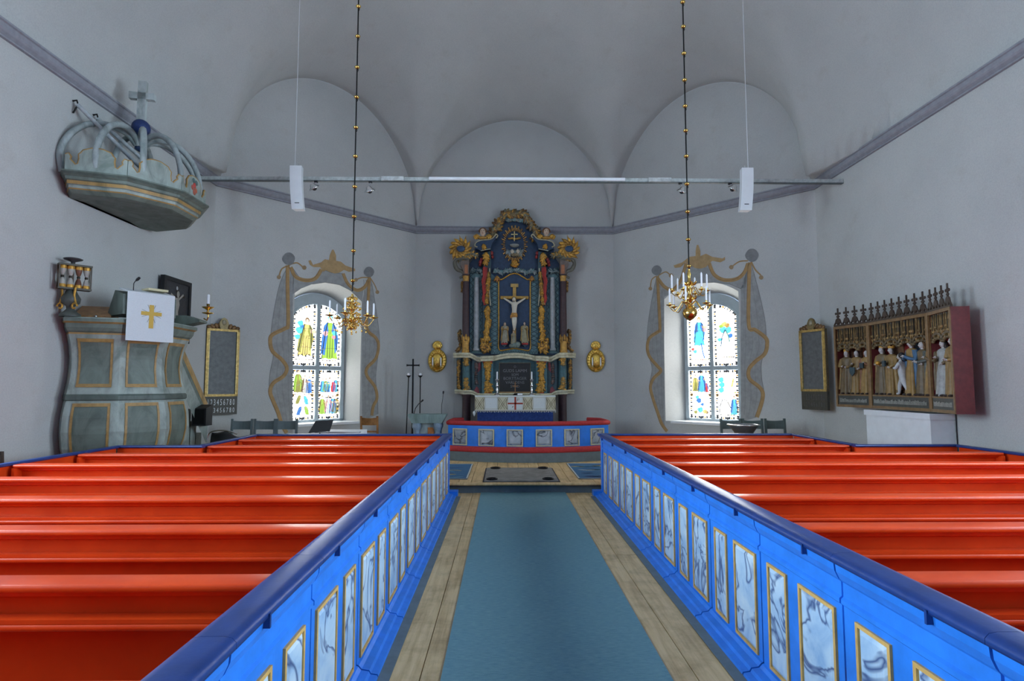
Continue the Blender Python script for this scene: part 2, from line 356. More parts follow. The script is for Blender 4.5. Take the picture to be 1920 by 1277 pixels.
# floor: sub-floor, planks of the aisle, chancel platform with planks and nosing
fl = struct(MB().box(XL-0.1, XR+0.1, YB-0.1, 9.9, -0.12, -0.03).build('floor', solid('dark_floor', (0.16, 0.11, 0.07), 0.7)))
rnd = random.Random(3)
for k in range(-8, 8):
    x0 = -0.03+0.208*k; ys = [-0.5]
    while ys[-1] < 9.72: ys.append(min(9.74, ys[-1]+rnd.uniform(2.2, 4.4)))
    for y0, y1 in zip(ys, ys[1:]):
        if y1-y0 > 0.1: MB().box(x0+0.003, x0+0.205, y0+0.003, y1-0.003, -0.03, rnd.uniform(-0.002, 0.0)).build('plank', M_PLANK, fl)
CH = 0.16
poly = [(XL, 9.76), (XR, 9.76), (XR, 11.75), (2.55, 15.4), (-2.7, 15.4), (XL, 11.7)]
cf = struct(MB().prism(poly, -0.1, CH-0.03, 'z').build('floor_chancel', M_GREY), 'raised chancel floor with grey riser')
MB().prism([(9.68, CH-0.035), (9.66, CH-0.02), (9.66, CH-0.012), (9.675, CH), (9.80, CH), (9.80, CH-0.035)], XL+0.05, XR-0.05, 'x').build('step_nosing', M_PLANK, cf)
for k in range(-29, 29):
    x0 = -0.08+0.205*k; yl = min(15.3, 11.6+(6.0-abs(x0+0.1))) if abs(x0) > 2.3 else 15.2
    MB().box(x0+0.004, x0+0.201, 9.802, yl, CH-0.03, CH-rnd.uniform(0, 0.002)).build('plank', M_PLANK, cf)
# ---------------------------------------------------------------- stained glass windows of the apse
LEAD = (0.006, 0.006, 0.008); SKY = (0.10, 0.62, 1.0); BLUEG = (0.04, 0.20, 0.62); GREENG = (0.36, 0.62, 0.06); OLIVE = (0.32, 0.32, 0.06); REDG = (0.75, 0.05, 0.06); YEL = (0.85, 0.70, 0.20); PINK = (0.9, 0.45, 0.5); AMBER = (0.55, 0.30, 0.03); BROWNG = (0.22, 0.13, 0.05)
def gfig(mb, x, z, h, robe, coat, hair=BROWNG, lean=0.0, y=0.0):
    """a small painted robed figure on glass"""
    h *= 1.2 if h > .5 else 1.32
    w_ = h*0.185
    def P(pts, c, dy=0): mb.flat([(x+lean*(b)*h+a*w_, z+b*h) for a, b in pts], y-0.0006*dy, c)
    P([(-1, 0), (-0.75, .35), (-0.55, .62), (-0.3, .78), (.3, .78), (.6, .6), (.7, .35), (1.05, 0), (.4, .02), (0, -.01), (-.5, .02)], robe)
    P([(-1.15, .12), (-1.0, .45), (-0.8, .7), (-0.35, .8), (-.2, .6), (-.45, .3), (-.6, .08)], coat, 1)
    P([(.35, .8), (.85, .68), (1.1, .45), (.95, .2), (.65, .12), (.55, .45), (.2, .6)], coat, 1)
    for a in (-.35, -.05, .25): P([(a, .03), (a+.05, .5), (a+.13, .5), (a+.14, .03)], [c*0.35 for c in robe], 2)
    P([(.5, .66), (1.5, .62), (1.55, .57), (.6, .56)], (0.9, 0.62, 0.42), 2)
    mb.flat([(x+lean*.88*h+math.cos(t)*h*.062, z+.875*h+math.sin(t)*h*.08) for t in [k*math.pi/5 for k in range(10)]], y-0.002, hair)
    mb.flat([(x+lean*.86*h+math.cos(t)*h*.038, z+.855*h+math.sin(t)*h*.052) for t in [k*math.pi/5 for k in range(10)]], y-0.003, (0.95, 0.72, 0.55))
    for q in ([(-1.05, 0), (-.8, .36), (-.55, .64), (-.3, .8)], [(.32, .8), (.66, .6), (.75, .35), (1.1, 0)]):
        for (a0, b0), (a1, b1) in zip(q, q[1:]): P([(a0, b0), (a1, b1), (a1+.11, b1), (a0+.11, b0)], LEAD, 4)
def border(mb, pts, wd=0.06):
    """beaded lead-and-amber border just inside the pane outline"""
    P = [Vector((p[0], p[1])) for p in pts]; n = len(P); c = sum(P, Vector((0, 0)))/n; seg = []
    for i in range(n):
        a, b = P[i], P[(i+1) % n]; L = (b-a).length; m_ = max(1, round(L/0.05))
        for k in range(m_): seg.append((a.lerp(b, k/m_), a.lerp(b, (k+1)/m_)))
    for k, (a, b) in enumerate(seg):
        t = (b-a).normalized(); nn = Vector((-t.y, t.x)); nn = nn if nn.dot(c-(a+b)/2) > 0 else -nn
        f = 0.75 if k % 2 else 1.0
        col = LEAD if k % 2 == 0 else ((0.9, 0.85, 0.6) if k % 4 == 1 else AMBER)
        q = [a+t*0.004, b-t*0.004, b-t*0.004+nn*wd*f, a+t*0.004+nn*wd*f]; mb.flat([tuple(v) for v in q], -0.001, col)
def leaf(mb, x, z, s, col, y=-0.002, ang=0.0):
    mb.flat([(x+s*math.cos(ang+t)*(1 if k % 2 else .80), z+s*.85*math.sin(ang+t)*(1 if k % 3 else .72)) for k, t in enumerate([j*math.pi/5 for j in range(10)])], y, col)
def ground(mb, x0, x1, z, n=7, cols=(LEAD, OLIVE, BROWNG)):
    for k in range(n):
        x = x0+(x1-x0)*(k+.3)/n; mb.flat([(x-.03, z), (x+.05, z+.012), (x+.07, z-.012), (x, z-.02)], -0.0015, cols[k % 3])
def church_window(idx, Wd, flip, wall):
    a, b = Wd['a'], Wd['b']; M = wallM(a, b); gx0, gx1, gz0, gzs, gzt = Wd['g']
    root = bpy.data.objects.new('window_%d' % idx, None); COL.objects.link(root); root.matrix_world = Matrix.Translation(M @ Vector(((gx0+gx1)/2, HDEP, gz0))); struct(root)
    root['label'] = 'arched stained glass window with four panes beside the ' + ('pulpit' if idx == 1 else 'font')
    out_, inn = opening(*Wd['o']), opening(gx0-0.05, gx1+0.05, gz0-0.02, gzs+0.24, gzt+0.24)
    reveal('reveal', a, b, out_, inn, HDEP+0.1, M_REVEAL, root)
    # wooden head board filling the arch above the glass, and the frame
    xm = (gx0+gx1)/2; fw = 0.075
    mb = MB(M); head = [(gx0-.05, gzs-0.02)]+[(gx0, gzs-.02)]+arch(gx0, gx1, gzs, gzt)[::-1]+[(gx1, gzs-.02), (gx1+.05, gzs-.02)]+arch(gx0-.05, gx1+.05, gzs+.24, gzt+.24)
    mb.prism(head, HDEP-0.02, HDEP+0.06); mb.build('head_board', M_FLATPAINT_GREY, root)
    mb = MB(M)
    mb.box(gx0-.05, gx0+fw*.45, HDEP-.05, HDEP+.05, gz0-.02, gzs+.02); mb.box(gx1-fw*.45, gx1+.05, HDEP-.05, HDEP+.05, gz0-.02, gzs+.02); mb.box(gx0-.05, gx1+.05, HDEP-.05, HDEP+.05, gz0-.03, gz0+.05)
    A = arch(gx0, gx1, gzs, gzt, 18); mb.band(A, 0.05, HDEP-.05, HDEP+.05); mb.build('window_frame', M_FLATPAINT_GREY, root)
    MB(M).box(xm-.045, xm+.045, HDEP-.06, HDEP+.05, gz0, gzt-.01).build('mullion', M_FLATPAINT_GREY, root)
    zt_ = 2.16; MB(M).box(gx0, gx1, HDEP-.055, HDEP+.05, zt_-.045, zt_+.045).build('transom', M_FLATPAINT_GREY, root)
    MB(M).box(gx0-.16, gx1+.16, -0.045, HDEP-.03, gz0-.06, gz0-.005).build('window_sill', M_WHITE, root)
    # panes
    def top_at(x): 
        h, c = (gx1-gx0)/2, gzt-gzs; rad = (h*h+c*c)/(2*c); return gzt-rad+math.sqrt(rad*rad-(x-xm)**2)-0.035
    for col_ in (0, 1):
        x0, x1 = ((gx0+.05, xm-.055), (xm+.055, gx1-.05))[col_]
        for row in (0, 1):
            if row: pts = [(x0, zt_+.055), (x1, zt_+.055)]+[(x1+(x0-x1)*k/8, top_at(x1+(x0-x1)*k/8)) for k in range(9)]
            else: pts = [(x0, gz0+.06), (x1, gz0+.06), (x1, zt_-.055), (x0, zt_-.055)]
            pm = MB(M @ Matrix.Translation((0, HDEP, 0))); pm.prism(pts, 0, 0.012, 'y', (0.97, 0.98, 0.96)); pane = pm.build('pane', M_GLASS, root)
            g = MB(M @ Matrix.Translation((0, HDEP-0.002, 0))); border(g, pts); xc = (x0+x1)/2; zb = pts[0][1]; zh = 1.2 if row else 1.15
            for zz in ((.42, .86) if row else (.56,)): g.box(x0+.04, x1-.04, -.0015, 0, zb+zz, zb+zz+.006, (0.05, 0.05, 0.06))
            key = (idx, col_, row)
            if key == (1, 0, 1):
                gfig(g, xc+.02, zb+.22, .80, YEL, OLIVE, lean=.06); leaf(g, xc-.10, zb+.98, .09, SKY); leaf(g, xc-.12, zb+.82, .11, SKY); leaf(g, xc-.17, zb+.66, .08, SKY); leaf(g, xc-.06, zb+.9, .06, BLUEG); ground(g, x0+.05, x1-.05, zb+.14)
                for q in range(5): g.flat([(xc-.16+.09*q, zb+.2+.05*(q % 2)), (xc-.12+.09*q, zb+.27), (xc-.1+.09*q, zb+.19)], -.003, LEAD)
            elif key == (1, 1, 1):
                gfig(g, xc, zb+.16, .95, GREENG, BLUEG, hair=SKY); leaf(g, xc-.12, zb+.78, .08, PINK); leaf(g, xc+.13, zb+.80, .08, SKY); leaf(g, xc+.1, zb+.70, .06, (0.85, 0.3, 0.35)); ground(g, x0+.05, x1-.05, zb+.13)
            elif key == (1, 0, 0):
                gfig(g, xc-.12, zb+.62, .42, OLIVE, GREENG); gfig(g, xc+.05, zb+.60, .34, (0.8, 0.8, 0.75), BROWNG); gfig(g, xc+.16, zb+.60, .32, BLUEG, (0.25, 0.4, 0.8)); ground(g, x0+.05, x1-.05, zb+.59)
                for dx, dz, c in ((-.1, .12, BLUEG), (.14, .12, GREENG), (.12, .36, SKY), (-.13, .38, OLIVE)): gfig(g, xc+dx, zb+dz-.02, .2, c, c, lean=.3 if dx < 0 else -.3)
            elif key == (1, 1, 0):
                for dx, c, c2 in ((-.16, SKY, BLUEG), (-.08, OLIVE, GREENG), (-.02, BLUEG, SKY), (.12, REDG, REDG), (.19, SKY, BLUEG)): gfig(g, xc+dx, zb+.62, .27+.02*math.sin(dx*40), c, c2)
                leaf(g, xc+.02, zb+.96, .03, BROWNG)
                for dx, c, c2 in ((-.16, GREENG, OLIVE), (.0, (0.7, 0.85, 0.95), PINK), (.12, SKY, BLUEG), (.2, OLIVE, BROWNG)): gfig(g, xc+dx, zb+.1, .36, c, c2)
                g.flat([(xc-.12, zb+.5), (xc+.06, zb+.53), (xc+.1, zb+.47), (xc-.1, zb+.485)], -.003, LEAD)
            elif key == (2, 0, 1):
                gfig(g, xc, zb+.50, .62, SKY, BLUEG, hair=AMBER); leaf(g, xc, zb+.75, .15, SKY); leaf(g, xc-.03, zb+.63, .13, SKY); leaf(g, xc+.14, zb+.88, .06, PINK); leaf(g, xc-.18, zb+.42, .05, REDG); leaf(g, xc-.12, zb+.36, .06, SKY)
                g.band([(xc+.05, zb+.55), (xc+.08, zb+.35), (xc+.13, zb+.18)], .035, -.004, -.003, BLUEG); ground(g, x0+.05, x1-.05, zb+.16, 7, (OLIVE, REDG, GREENG))
            elif key == (2, 1, 1):
                for dx, dz, s_, c in ((-.02, .98, .08, YEL), (.05, .95, .07, AMBER), (-.10, .93, .07, GREENG), (-.06, .85, .1, SKY), (.07, .84, .1, SKY), (.12, .7, .07, BLUEG), (-.15, .62, .06, SKY)): leaf(g, xc+dx, zb+dz, s_, c)
                g.band([(xc+.0, zb+.85), (xc-.08, zb+.68), (xc-.12, zb+.45)], .03, -.004, -.003, (0.03, 0.12, 0.2)); g.band([(xc+.0, zb+.85), (xc+.07, zb+.7), (xc+.1, zb+.55)], .03, -.004, -.003, (0.05, 0.25, 0.2)); ground(g, xc-.1, x1-.06, zb+.2, 5, (BROWNG, LEAD, OLIVE))
            elif key == (2, 0, 0):
                gfig(g, xc-.13, zb+.64, .33, OLIVE, YEL); gfig(g, xc+.03, zb+.62, .40, SKY, BLUEG); gfig(g, xc+.15, zb+.62, .22, REDG, BLUEG); leaf(g, xc-.05, zb+.42, .08, BLUEG); leaf(g, xc-.09, zb+.5, .06, SKY); leaf(g, xc+.04, zb+.33, .05, BLUEG); leaf(g, xc-.02, zb+.2, .09, SKY); leaf(g, xc+.1, zb+.16, .07, YEL); leaf(g, xc-.14, zb+.14, .06, OLIVE); leaf(g, xc+.15, zb+.14, .05, BROWNG)
            else:
                for q in range(3): leaf(g, xc-.14+.02*(q % 2), zb+.68+.12*q, .085, SKY)
                g.band([(xc+.12, zb+.75), (xc+.17, zb+.95)], .05, -.003, -.002, YEL); leaf(g, xc+.2, zb+.62, .03, GREENG)
                g.band([(x0+.08, zb+.12), (x0+.1, zb+.3), (x0+.16, zb+.44), (x0+.24, zb+.46), (x0+.3, zb+.38), (x0+.36, zb+.26)], .025, -.004, -.003, LEAD)
                gfig(g, xc+.17, zb+.1, .36, SKY, BLUEG); ground(g, x0+.06, x1-.1, zb+.1, 6)
            rs_ = random.Random(idx*10+col_*3+row)
            for q in range(26):      # pen strokes of the drawing
                xa, za = rs_.uniform(x0+.09, x1-.09), zb+rs_.choice((rs_.uniform(.1, .5), rs_.uniform(.6, 1.0))); an = rs_.uniform(0, math.pi); l_ = rs_.uniform(.03, .09)
                g.band([(xa, za), (xa+l_*.5*math.cos(an)+.01, za+l_*.5*math.sin(an)), (xa+l_*math.cos(an), za+l_*math.sin(an))], .007, -.0052, -.005, rs_.choice((LEAD, BROWNG, OLIVE, (0.25, 0.25, 0.3))))
            if row == 0:
                for xx in (x0+.04, x1-.04): leaf(g, xx, zb+.56, .05, AMBER); leaf(g, xx, zb+.56, .03, LEAD, -.004)
            for xx, zz in ((xc, zb+.022), (xc, zt_-.08)):
                if not (row and zz > zb+.5): leaf(g, xx, zz, .045, LEAD, -.003); 
            for xx in (x0+.03, x1-.03):
                for zz in (pts[0][1]+.03, pts[2][1]-.03 if not row else top_at(xx)-.02): leaf(g, xx, zz, .038, LEAD, -.003, .3)
            g.build('glass_painting', M_GLASSPAINT, pane, recalc=False)
    return root
M_FLATPAINT_GREY = solid('grey_window_paint', (0.36, 0.42, 0.45), 0.6, 0, 0.08)
church_window(1, W1, False, wal); church_window(2, W2, True, war)
# ---------------------------------------------------------------- nave side windows (behind the view): frame, bars and clear panes
for i, (x, y, s) in enumerate(NAVE_WIN):
    root = bpy.data.objects.new('window_%d' % (i+3), None); COL.objects.link(root); root.matrix_world = Matrix.Translation((x, y, NW_Z0)); struct(root)
    M = Matrix.Translation((x, y, 0)) @ Matrix.Rotation(R(90 if s < 0 else -90), 4, 'Z')
    o_ = opening(-NW_W/2, NW_W/2, NW_Z0, NW_Z1-.5, NW_Z1)
    MB(M).rings([[(p[0], 0, p[1]) for p in o_], [(p[0], .6, p[1]) for p in o_]], caps=False, smooth=False).build('reveal', M_REVEAL, root, recalc=False)
    mb = MB(M); mb.box(-.04, .04, .5, .56, NW_Z0, NW_Z1-.02); mb.box(-NW_W/2, NW_W/2, .5, .56, NW_Z0, NW_Z0+.07); mb.box(-NW_W/2, -NW_W/2+.07, .5, .56, NW_Z0, NW_Z1-.5); mb.box(NW_W/2-.07, NW_W/2, .5, .56, NW_Z0, NW_Z1-.5)
    for k in range(1, 5): mb.box(-NW_W/2, NW_W/2, .51, .55, NW_Z0+k*.72-.015, NW_Z0+k*.72+.015)
    mb.build('window_frame', M_WHITE, root)
    MB(M).prism(o_, .528, .532).build('pane', M_CLEAR, root)
# ---------------------------------------------------------------- painted curtains round the apse windows (paint on the plaster)
def wall_paint(a, b, ox, oy, sc_, greys, ribbons, shapes, name, parent, label):
    u, n, L = frame2(a, b); Mi = wallM(a, b).inverted(); mb = MB(wallM(a, b))
    def q(p): r_ = Mi @ onp(ox+p[0]/sc_, oy+p[1]/sc_, a, n); return (r_.x, r_.z)
    GR = (0.335, 0.34, 0.335); RB = (0.42, 0.265, 0.115); RD = (0.30, 0.18, 0.08)
    for pl in greys:
        mb.flat([q(p) for p in pl], -0.003, GR); nn = len(pl)
        mb.band([q(p) for p in pl[:max(3, nn-3)]], .014, -0.0042, -0.004, (0.24, 0.24, 0.235))
        if abs(pl[0][1]-pl[nn//2][1]) > 300:      # hanging folds
            for f_ in (.3, .55, .8): mb.band([q((a[0]+((pl[-2][0]+pl[-3][0])/2-a[0])*f_, a[1])) for a in pl[2:nn-4]], .02, -0.0038, -0.0036, (0.295, 0.30, 0.295))
    for pts, wd in ribbons:
        c = smooth_path([(*q(p), 0) for p in pts], 5); c = [(p.x, p.y) for p in c]
        mb.band(c, wd, -0.0055, -0.005, RB); mb.band([(p[0]-wd*.42, p[1]) for p in c], wd*.16, -0.0065, -0.006, RD); 
    for pl, col in shapes: mb.flat([q(p) for p in pl], -0.007, col)
    o = mb.build(name, M_FLATPAINT, parent, recalc=False); o['label'] = label; return o
def circ(x, y, r, n=18): return [(x+r*math.cos(2*math.pi*k/n)*(1+.06*math.sin(5*k)), y+r*math.sin(2*math.pi*k/n)) for k in range(n)]
KN = (0.23, 0.235, 0.24); CRN = (0.46, 0.31, 0.15); TAS = (0.36, 0.25, 0.14); DK = (0.27, 0.18, 0.09)
def smooth2(p, n=4): return [(v.x, v.y) for v in smooth_path([(a, b, 0) for a, b in p], n)]
cut1 = opening(1.74, 3.46, .89, 3.8, 4.13)
wall_paint(PW[1], PW[2], 490, 440, 3.36,
  [smooth2([(172, 190), (120, 300), (85, 450), (60, 620), (55, 700), (75, 760), (55, 870), (50, 960), (75, 1050), (110, 1160), (150, 1250)])+[(198, 1250), (198, 380), (205, 260)],
   [(190, 200), (250, 285), (300, 288), (345, 270), (378, 215), (440, 240), (512, 245), (545, 310), (600, 350), (640, 345), (632, 420), (560, 350), (490, 315), (400, 300), (320, 312), (250, 340), (198, 376), (198, 260)],
   smooth2([(680, 265), (700, 330), (735, 560), (745, 680), (735, 760), (720, 900), (730, 1000), (735, 1130)])+[(634, 1180), (634, 420), (655, 340)]],
  [([(165, 195), (165, 330), (168, 560), (150, 590), (70, 630), (55, 670), (70, 735), (130, 790), (160, 840), (140, 890), (75, 935), (55, 990), (75, 1050), (105, 1120), (130, 1200), (160, 1250)], 0.085),
   ([(680, 265), (672, 420), (665, 590), (720, 650), (738, 700), (720, 780), (665, 840), (665, 890), (715, 960), (728, 1030), (705, 1080), (695, 1140)], 0.085),
   ([(185, 205), (215, 265), (280, 288), (340, 275), (378, 220)], 0.085), ([(515, 245), (545, 310), (600, 350), (650, 330), (675, 285)], 0.085),
   ([(180, 192), (130, 215), (112, 262)], 0.03), ([(180, 188), (225, 178), (262, 205)], 0.03), ([(680, 272), (635, 270), (600, 283)], 0.03), ([(688, 275), (715, 320), (728, 355)], 0.03)],
  [(circ(172, 152, 40), KN), (circ(678, 235, 33), KN), (circ(110, 268, 13), TAS), (circ(270, 208, 14), TAS), (circ(595, 285, 12), TAS), (circ(730, 362, 12), TAS),
   ([(295, 165), (310, 160), (325, 190), (375, 175), (400, 155), (425, 160), (430, 130), (445, 95), (455, 95), (470, 130), (470, 165), (500, 170), (530, 195), (590, 215), (590, 230), (550, 235), (520, 222), (490, 240), (460, 245), (430, 235), (405, 225), (390, 235), (370, 205), (330, 205), (305, 190)], CRN)],
  'painted_drapery', wal, 'grey painted curtain with ochre ribbons and crown on the plaster')
wall_paint(PW[3], PW[4], 1190, 440, 3.36,
  [smooth2([(140, 255), (110, 400), (85, 560), (78, 680), (95, 780), (110, 850), (95, 950), (115, 1050), (150, 1150), (200, 1245)])+[(188, 1180), (186, 390), (170, 300)],
   [(155, 275), (190, 330), (240, 345), (290, 290), (325, 185), (400, 215), (470, 182), (500, 250), (560, 285), (640, 280), (690, 240), (715, 185), (700, 330), (668, 340), (600, 312), (500, 300), (400, 305), (300, 335), (230, 370), (186, 392), (170, 320)],
   smooth2([(735, 180), (780, 350), (820, 530), (830, 650), (835, 700), (800, 800), (800, 900), (815, 1000), (800, 1080), (775, 1150)])+[(668, 1180), (668, 340), (700, 250)]],
  [([(145, 260), (150, 380), (160, 590), (150, 610), (95, 650), (80, 710), (95, 770), (145, 830), (165, 860), (120, 905), (100, 960), (115, 1030), (145, 1120), (170, 1190), (205, 1240)], 0.085),
   ([(725, 175), (720, 330), (720, 575), (760, 600), (825, 650), (835, 690), (820, 750), (760, 800), (720, 850), (725, 910), (785, 960), (808, 1000), (800, 1060), (770, 1150)], 0.085),
   ([(470, 180), (500, 250), (560, 285), (640, 280), (690, 240), (715, 180)], 0.085), ([(150, 280), (190, 330), (240, 345), (290, 290), (325, 180)], 0.085),
   ([(135, 262), (108, 285), (100, 335)], 0.03), ([(150, 258), (195, 235), (222, 252)], 0.03), ([(715, 165), (660, 170), (615, 200)], 0.03), ([(735, 170), (760, 220), (795, 255)], 0.03)],
  [(circ(140, 225, 32), KN), (circ(740, 130, 42), KN), (circ(100, 340, 12), TAS), (circ(230, 258, 14), TAS), (circ(610, 205, 14), TAS), (circ(798, 270, 14), TAS),
   ([(245, 195), (300, 175), (345, 140), (385, 135), (385, 100), (392, 65), (402, 65), (415, 105), (415, 135), (450, 120), (490, 140), (555, 150), (570, 140), (570, 160), (540, 175), (490, 165), (470, 182), (450, 205), (415, 215), (380, 210), (350, 190), (320, 175), (290, 205), (255, 210)], CRN)],
  'painted_drapery', war, 'grey painted curtain with ochre ribbons and crown on the plaster')
# ================================================================ PEWS
def rrect(y0, y1, z0, z1, r=0.012, n=3):
    out = []
    for cx_, cz_, a0 in ((y1-r, z0+r, -90), (y1-r, z1-r, 0), (y0+r, z1-r, 90), (y0+r, z0+r, 180)):
        out += [(cx_+r*math.cos(R(a0+90*k/n)), cz_+r*math.sin(R(a0+90*k/n))) for k in range(n+1)]
    return out
RAILX = {-1: -1.19, 1: 1.16}
INNER = {-1: -1.24, 1: 1.21}; FRONT_OUT = {-1: -4.30, 1: 4.30}; BACK_OUT = {-1: -5.35, 1: 5.62}
SIDE = {-1: 'on the pulpit side', 1: 'on the carved triptych side'}
ORD = ['first', 'second', 'third', 'fourth', 'fifth', 'sixth', 'seventh', 'eighth', 'ninth']
ROWS = [8.93, 8.02, 7.11, 6.20, 5.29, 4.38, 3.47, 2.56, 1.65]
PTOP = 0.945
for sd in (-1, 1):
    for i, y in enumerate(ROWS):
        xo = FRONT_OUT[sd] if i < 2 else BACK_OUT[sd]; xa, xb = sorted((INNER[sd], xo))
        xa += 0.012; xb -= 0.012
        t = thing('pew', 'long red painted pew, %s row from the chancel step %s' % (ORD[i], SIDE[sd]), 'pew', ((xa+xb)/2, y, 0), 'red pews')
        MB().prism([(y-.02, 0.06), (y+.02, 0.06), (y+.02, PTOP-.03), (y-.02, PTOP-.03)], xa, xb, 'x').build('backrest', M_RED, t)
        MB().prism(rrect(y-.105, y+.045, PTOP-.032, PTOP, .014), xa, xb, 'x', smooth=True).build('top_rail', M_RED, t)
        MB().prism([(y-.02, PTOP-.07), (y-.05, PTOP-.06), (y-.065, PTOP-.033), (y-.02, PTOP-.033)], xa, xb, 'x').build('rail_moulding', M_RED, t)
        MB().prism(rrect(y-.15, y-.02, PTOP-.165, PTOP-.135, .013), xa, xb, 'x', smooth=True).build('book_ledge', M_RED, t)
        MB().prism([(y-.145, PTOP-.135), (y-.132, PTOP-.135), (y-.132, PTOP-.118), (y-.145, PTOP-.118)], xa, xb, 'x').build('ledge_lip', M_RED, t)
        MB().prism([(y+.02, .45), (y+.40, .44), (y+.41, .425), (y+.40, .41), (y+.02, .42)], xa, xb, 'x').build('seat', M_RED, t)
        for xx in (xa, (xa+xb)/2-.02, xb-.04): MB().box(xx, xx+.04, y+.02, y+.37, 0, .42).build('seat_support', M_RED, t)
        for xx in (xa, xb-.03): MB().box(xx, xx+.03, y-.12, y-.02, PTOP-.135, PTOP-.033).build('ledge_end', M_RED, t)
# box-pew enclosures: front panels and outer sides with blue caps
def screen_panel(name, label, x0, y0, x1, y1, top=0.965, grp='low pew screens'):
    L = math.hypot(x1-x0, y1-y0); ang = math.atan2(y1-y0, x1-x0); M = Matrix.Translation((x0, y0, 0)) @ Matrix.Rotation(ang, 4, 'Z')
    t = thing(name, label, 'partition', (x0, y0, 0), grp)
    MB(M).box(0, L, -.018, .018, 0.0, top-.03).build('board', M_RED, t)
    MB(M).prism(rrect(-.045, .045, top-.032, top, .012), -.02, L+.02, 'x', smooth=True).build('cap', M_CAP, t)
    return t
for sd in (-1, 1):
    n_ = SIDE[sd]
    screen_panel('pew_front_screen', 'blue capped red screen in front of the first pew %s' % n_, INNER[sd]+sd*.05, 9.62, FRONT_OUT[sd]+sd*.06, 9.62)
    screen_panel('pew_side_screen', 'short blue capped red side screen closing the first two pews %s' % n_, FRONT_OUT[sd]+sd*.055, 9.53, FRONT_OUT[sd]+sd*.055, 7.93)
    screen_panel('pew_return_screen', 'blue capped red screen across the wider pews %s' % n_, FRONT_OUT[sd]+sd*.02, 7.84, BACK_OUT[sd]+sd*.06, 7.84)
    screen_panel('pew_side_screen', 'long blue capped red side screen along the wall %s' % n_, BACK_OUT[sd]+sd*.055, 7.76, BACK_OUT[sd]+sd*.055, 0.8)
# aisle partitions of doors and posts with marbled panels
def aisle_partition(sd):
    xf = RAILX[sd]+sd*.05; side = SIDE[sd]
    t = thing('aisle_partition', 'blue aisle partition of pew doors with marbled panels %s' % side, 'partition', (xf, 5, 0), 'aisle partitions')
    def V(x): return xf+sd*x          # x>0 away from the aisle
    def X(a, b): return tuple(sorted((V(a), V(b))))
    grooves = [9.40, 8.94]+[8.94-.88*k for k in range(1, 10)]
    def unit(y0, y1, items):
        g = .007; d = MB()
        x0, x1 = X(0, .035); d.box(x0, x1, y0+g, y1-g, .06, .935)
        # frieze mouldings under the cap, stepping out towards the aisle
        d.prism([(V(0), .735), (V(-.012), .745), (V(-.012), .765), (V(0), .775)], y0+g, y1-g, 'y')
        d.prism([(V(0), .84), (V(-.014), .855), (V(-.03), .89), (V(-.034), .93), (V(0), .93)], y0+g, y1-g, 'y')
        door = d.build('door', M_BLUE, t)
        MB().prism([(V(.035), .010), (V(-.13), .010), (V(-.125), .024), (V(-.085), .03), (V(-.075), .048), (V(-.03), .055), (V(-.012), .075), (V(0), .08), (V(.035), .08)], y0+g, y1-g, 'y').build('plinth', M_BLUE, t)
        MB().prism([(V(.035), 0), (V(-.20), 0), (V(-.20), .006), (V(-.13), .010), (V(.035), .010)], y0, y1, 'y').build('foot_board', M_GREY, t)
        for (a, b) in items:
            z0, z1 = .115, .685
            m = MB(); x0, x1 = X(-.006, -.001); xg0, xg1 = X(-.012, 0); f = .018
            m.box(xg0, xg1, a-f, a, z0-f, z1+f); m.box(xg0, xg1, b, b+f, z0-f, z1+f); m.box(xg0, xg1, a, b, z0-f, z0); m.box(xg0, xg1, a, b, z1, z1+f)
            m.build('gilt_frame', M_OCHRE, door)
            # fielded marbled panel
            p = MB(); c = .022; p.rings([[(V(-.001), a, z0), (V(-.001), b, z0), (V(-.001), b, z1), (V(-.001), a, z1)], [(V(-.012), a+c, z0+c), (V(-.012), b-c, z0+c), (V(-.012), b-c, z1-c), (V(-.012), a+c, z1-c)]], smooth=False)
            o = p.build('marbled_panel', M_MARB, door); cx_ = Vector((V(-.006), (a+b)/2, (z0+z1)/2)); o.data.transform(Matrix.Translation(-cx_)); o.matrix_world = Matrix.Translation(cx_)
            o.parent = door; o.matrix_parent_inverse = door.matrix_world.inverted()
    for hi, lo in zip(grooves, grooves[1:]):
        if hi > 9: unit(lo, hi, [(lo+.13, lo+.31)])
        else: unit(lo, hi, [(lo+.075, lo+.385), (lo+.555, lo+.755)])
    # cap in lengths with small gaps and iron hinge pins
    prev = None
    for k, (hi, lo) in enumerate(zip(grooves, grooves[1:])):
        x0, x1 = X(-.05, .10); pr = [(x0, .935), (x0+.0, .955), (x0+.015, .972), (x1-.02, .975), (x1, .96), (x1, .935)]
        MB().prism([(x0, .932), (x0, .953), (x0+.014, .967), (x0+.04, .972), (x1-.04, .972), (x1-.014, .967), (x1, .953), (x1, .932)], lo+.001, hi-.001, 'y', smooth=True).build('cap_rail', M_CAP, t)
        xa, xb = X(-.058, -.05)
        MB().box(*X(-.056, -.03), lo+.25, lo+.262, .895, .945).build('hinge_pin', M_CAP, t)
    # end post by the step
    xa, xb = X(-.01, .12); MB().box(xa, xb, 9.41, 9.55, .08, .935).build('end_post', M_BLUE, t)
    xa, xb = X(-.05, .13); MB().box(xa, xb, 9.40, 9.60, .935, .975).build('post_cap', M_CAP, t)
    xa, xb = X(-.15, .12); MB().box(xa, xb, 9.41, 9.60, 0, .08).build('post_plinth', M_BLUE, t)
    return t
aisle_partition(-1); aisle_partition(1)
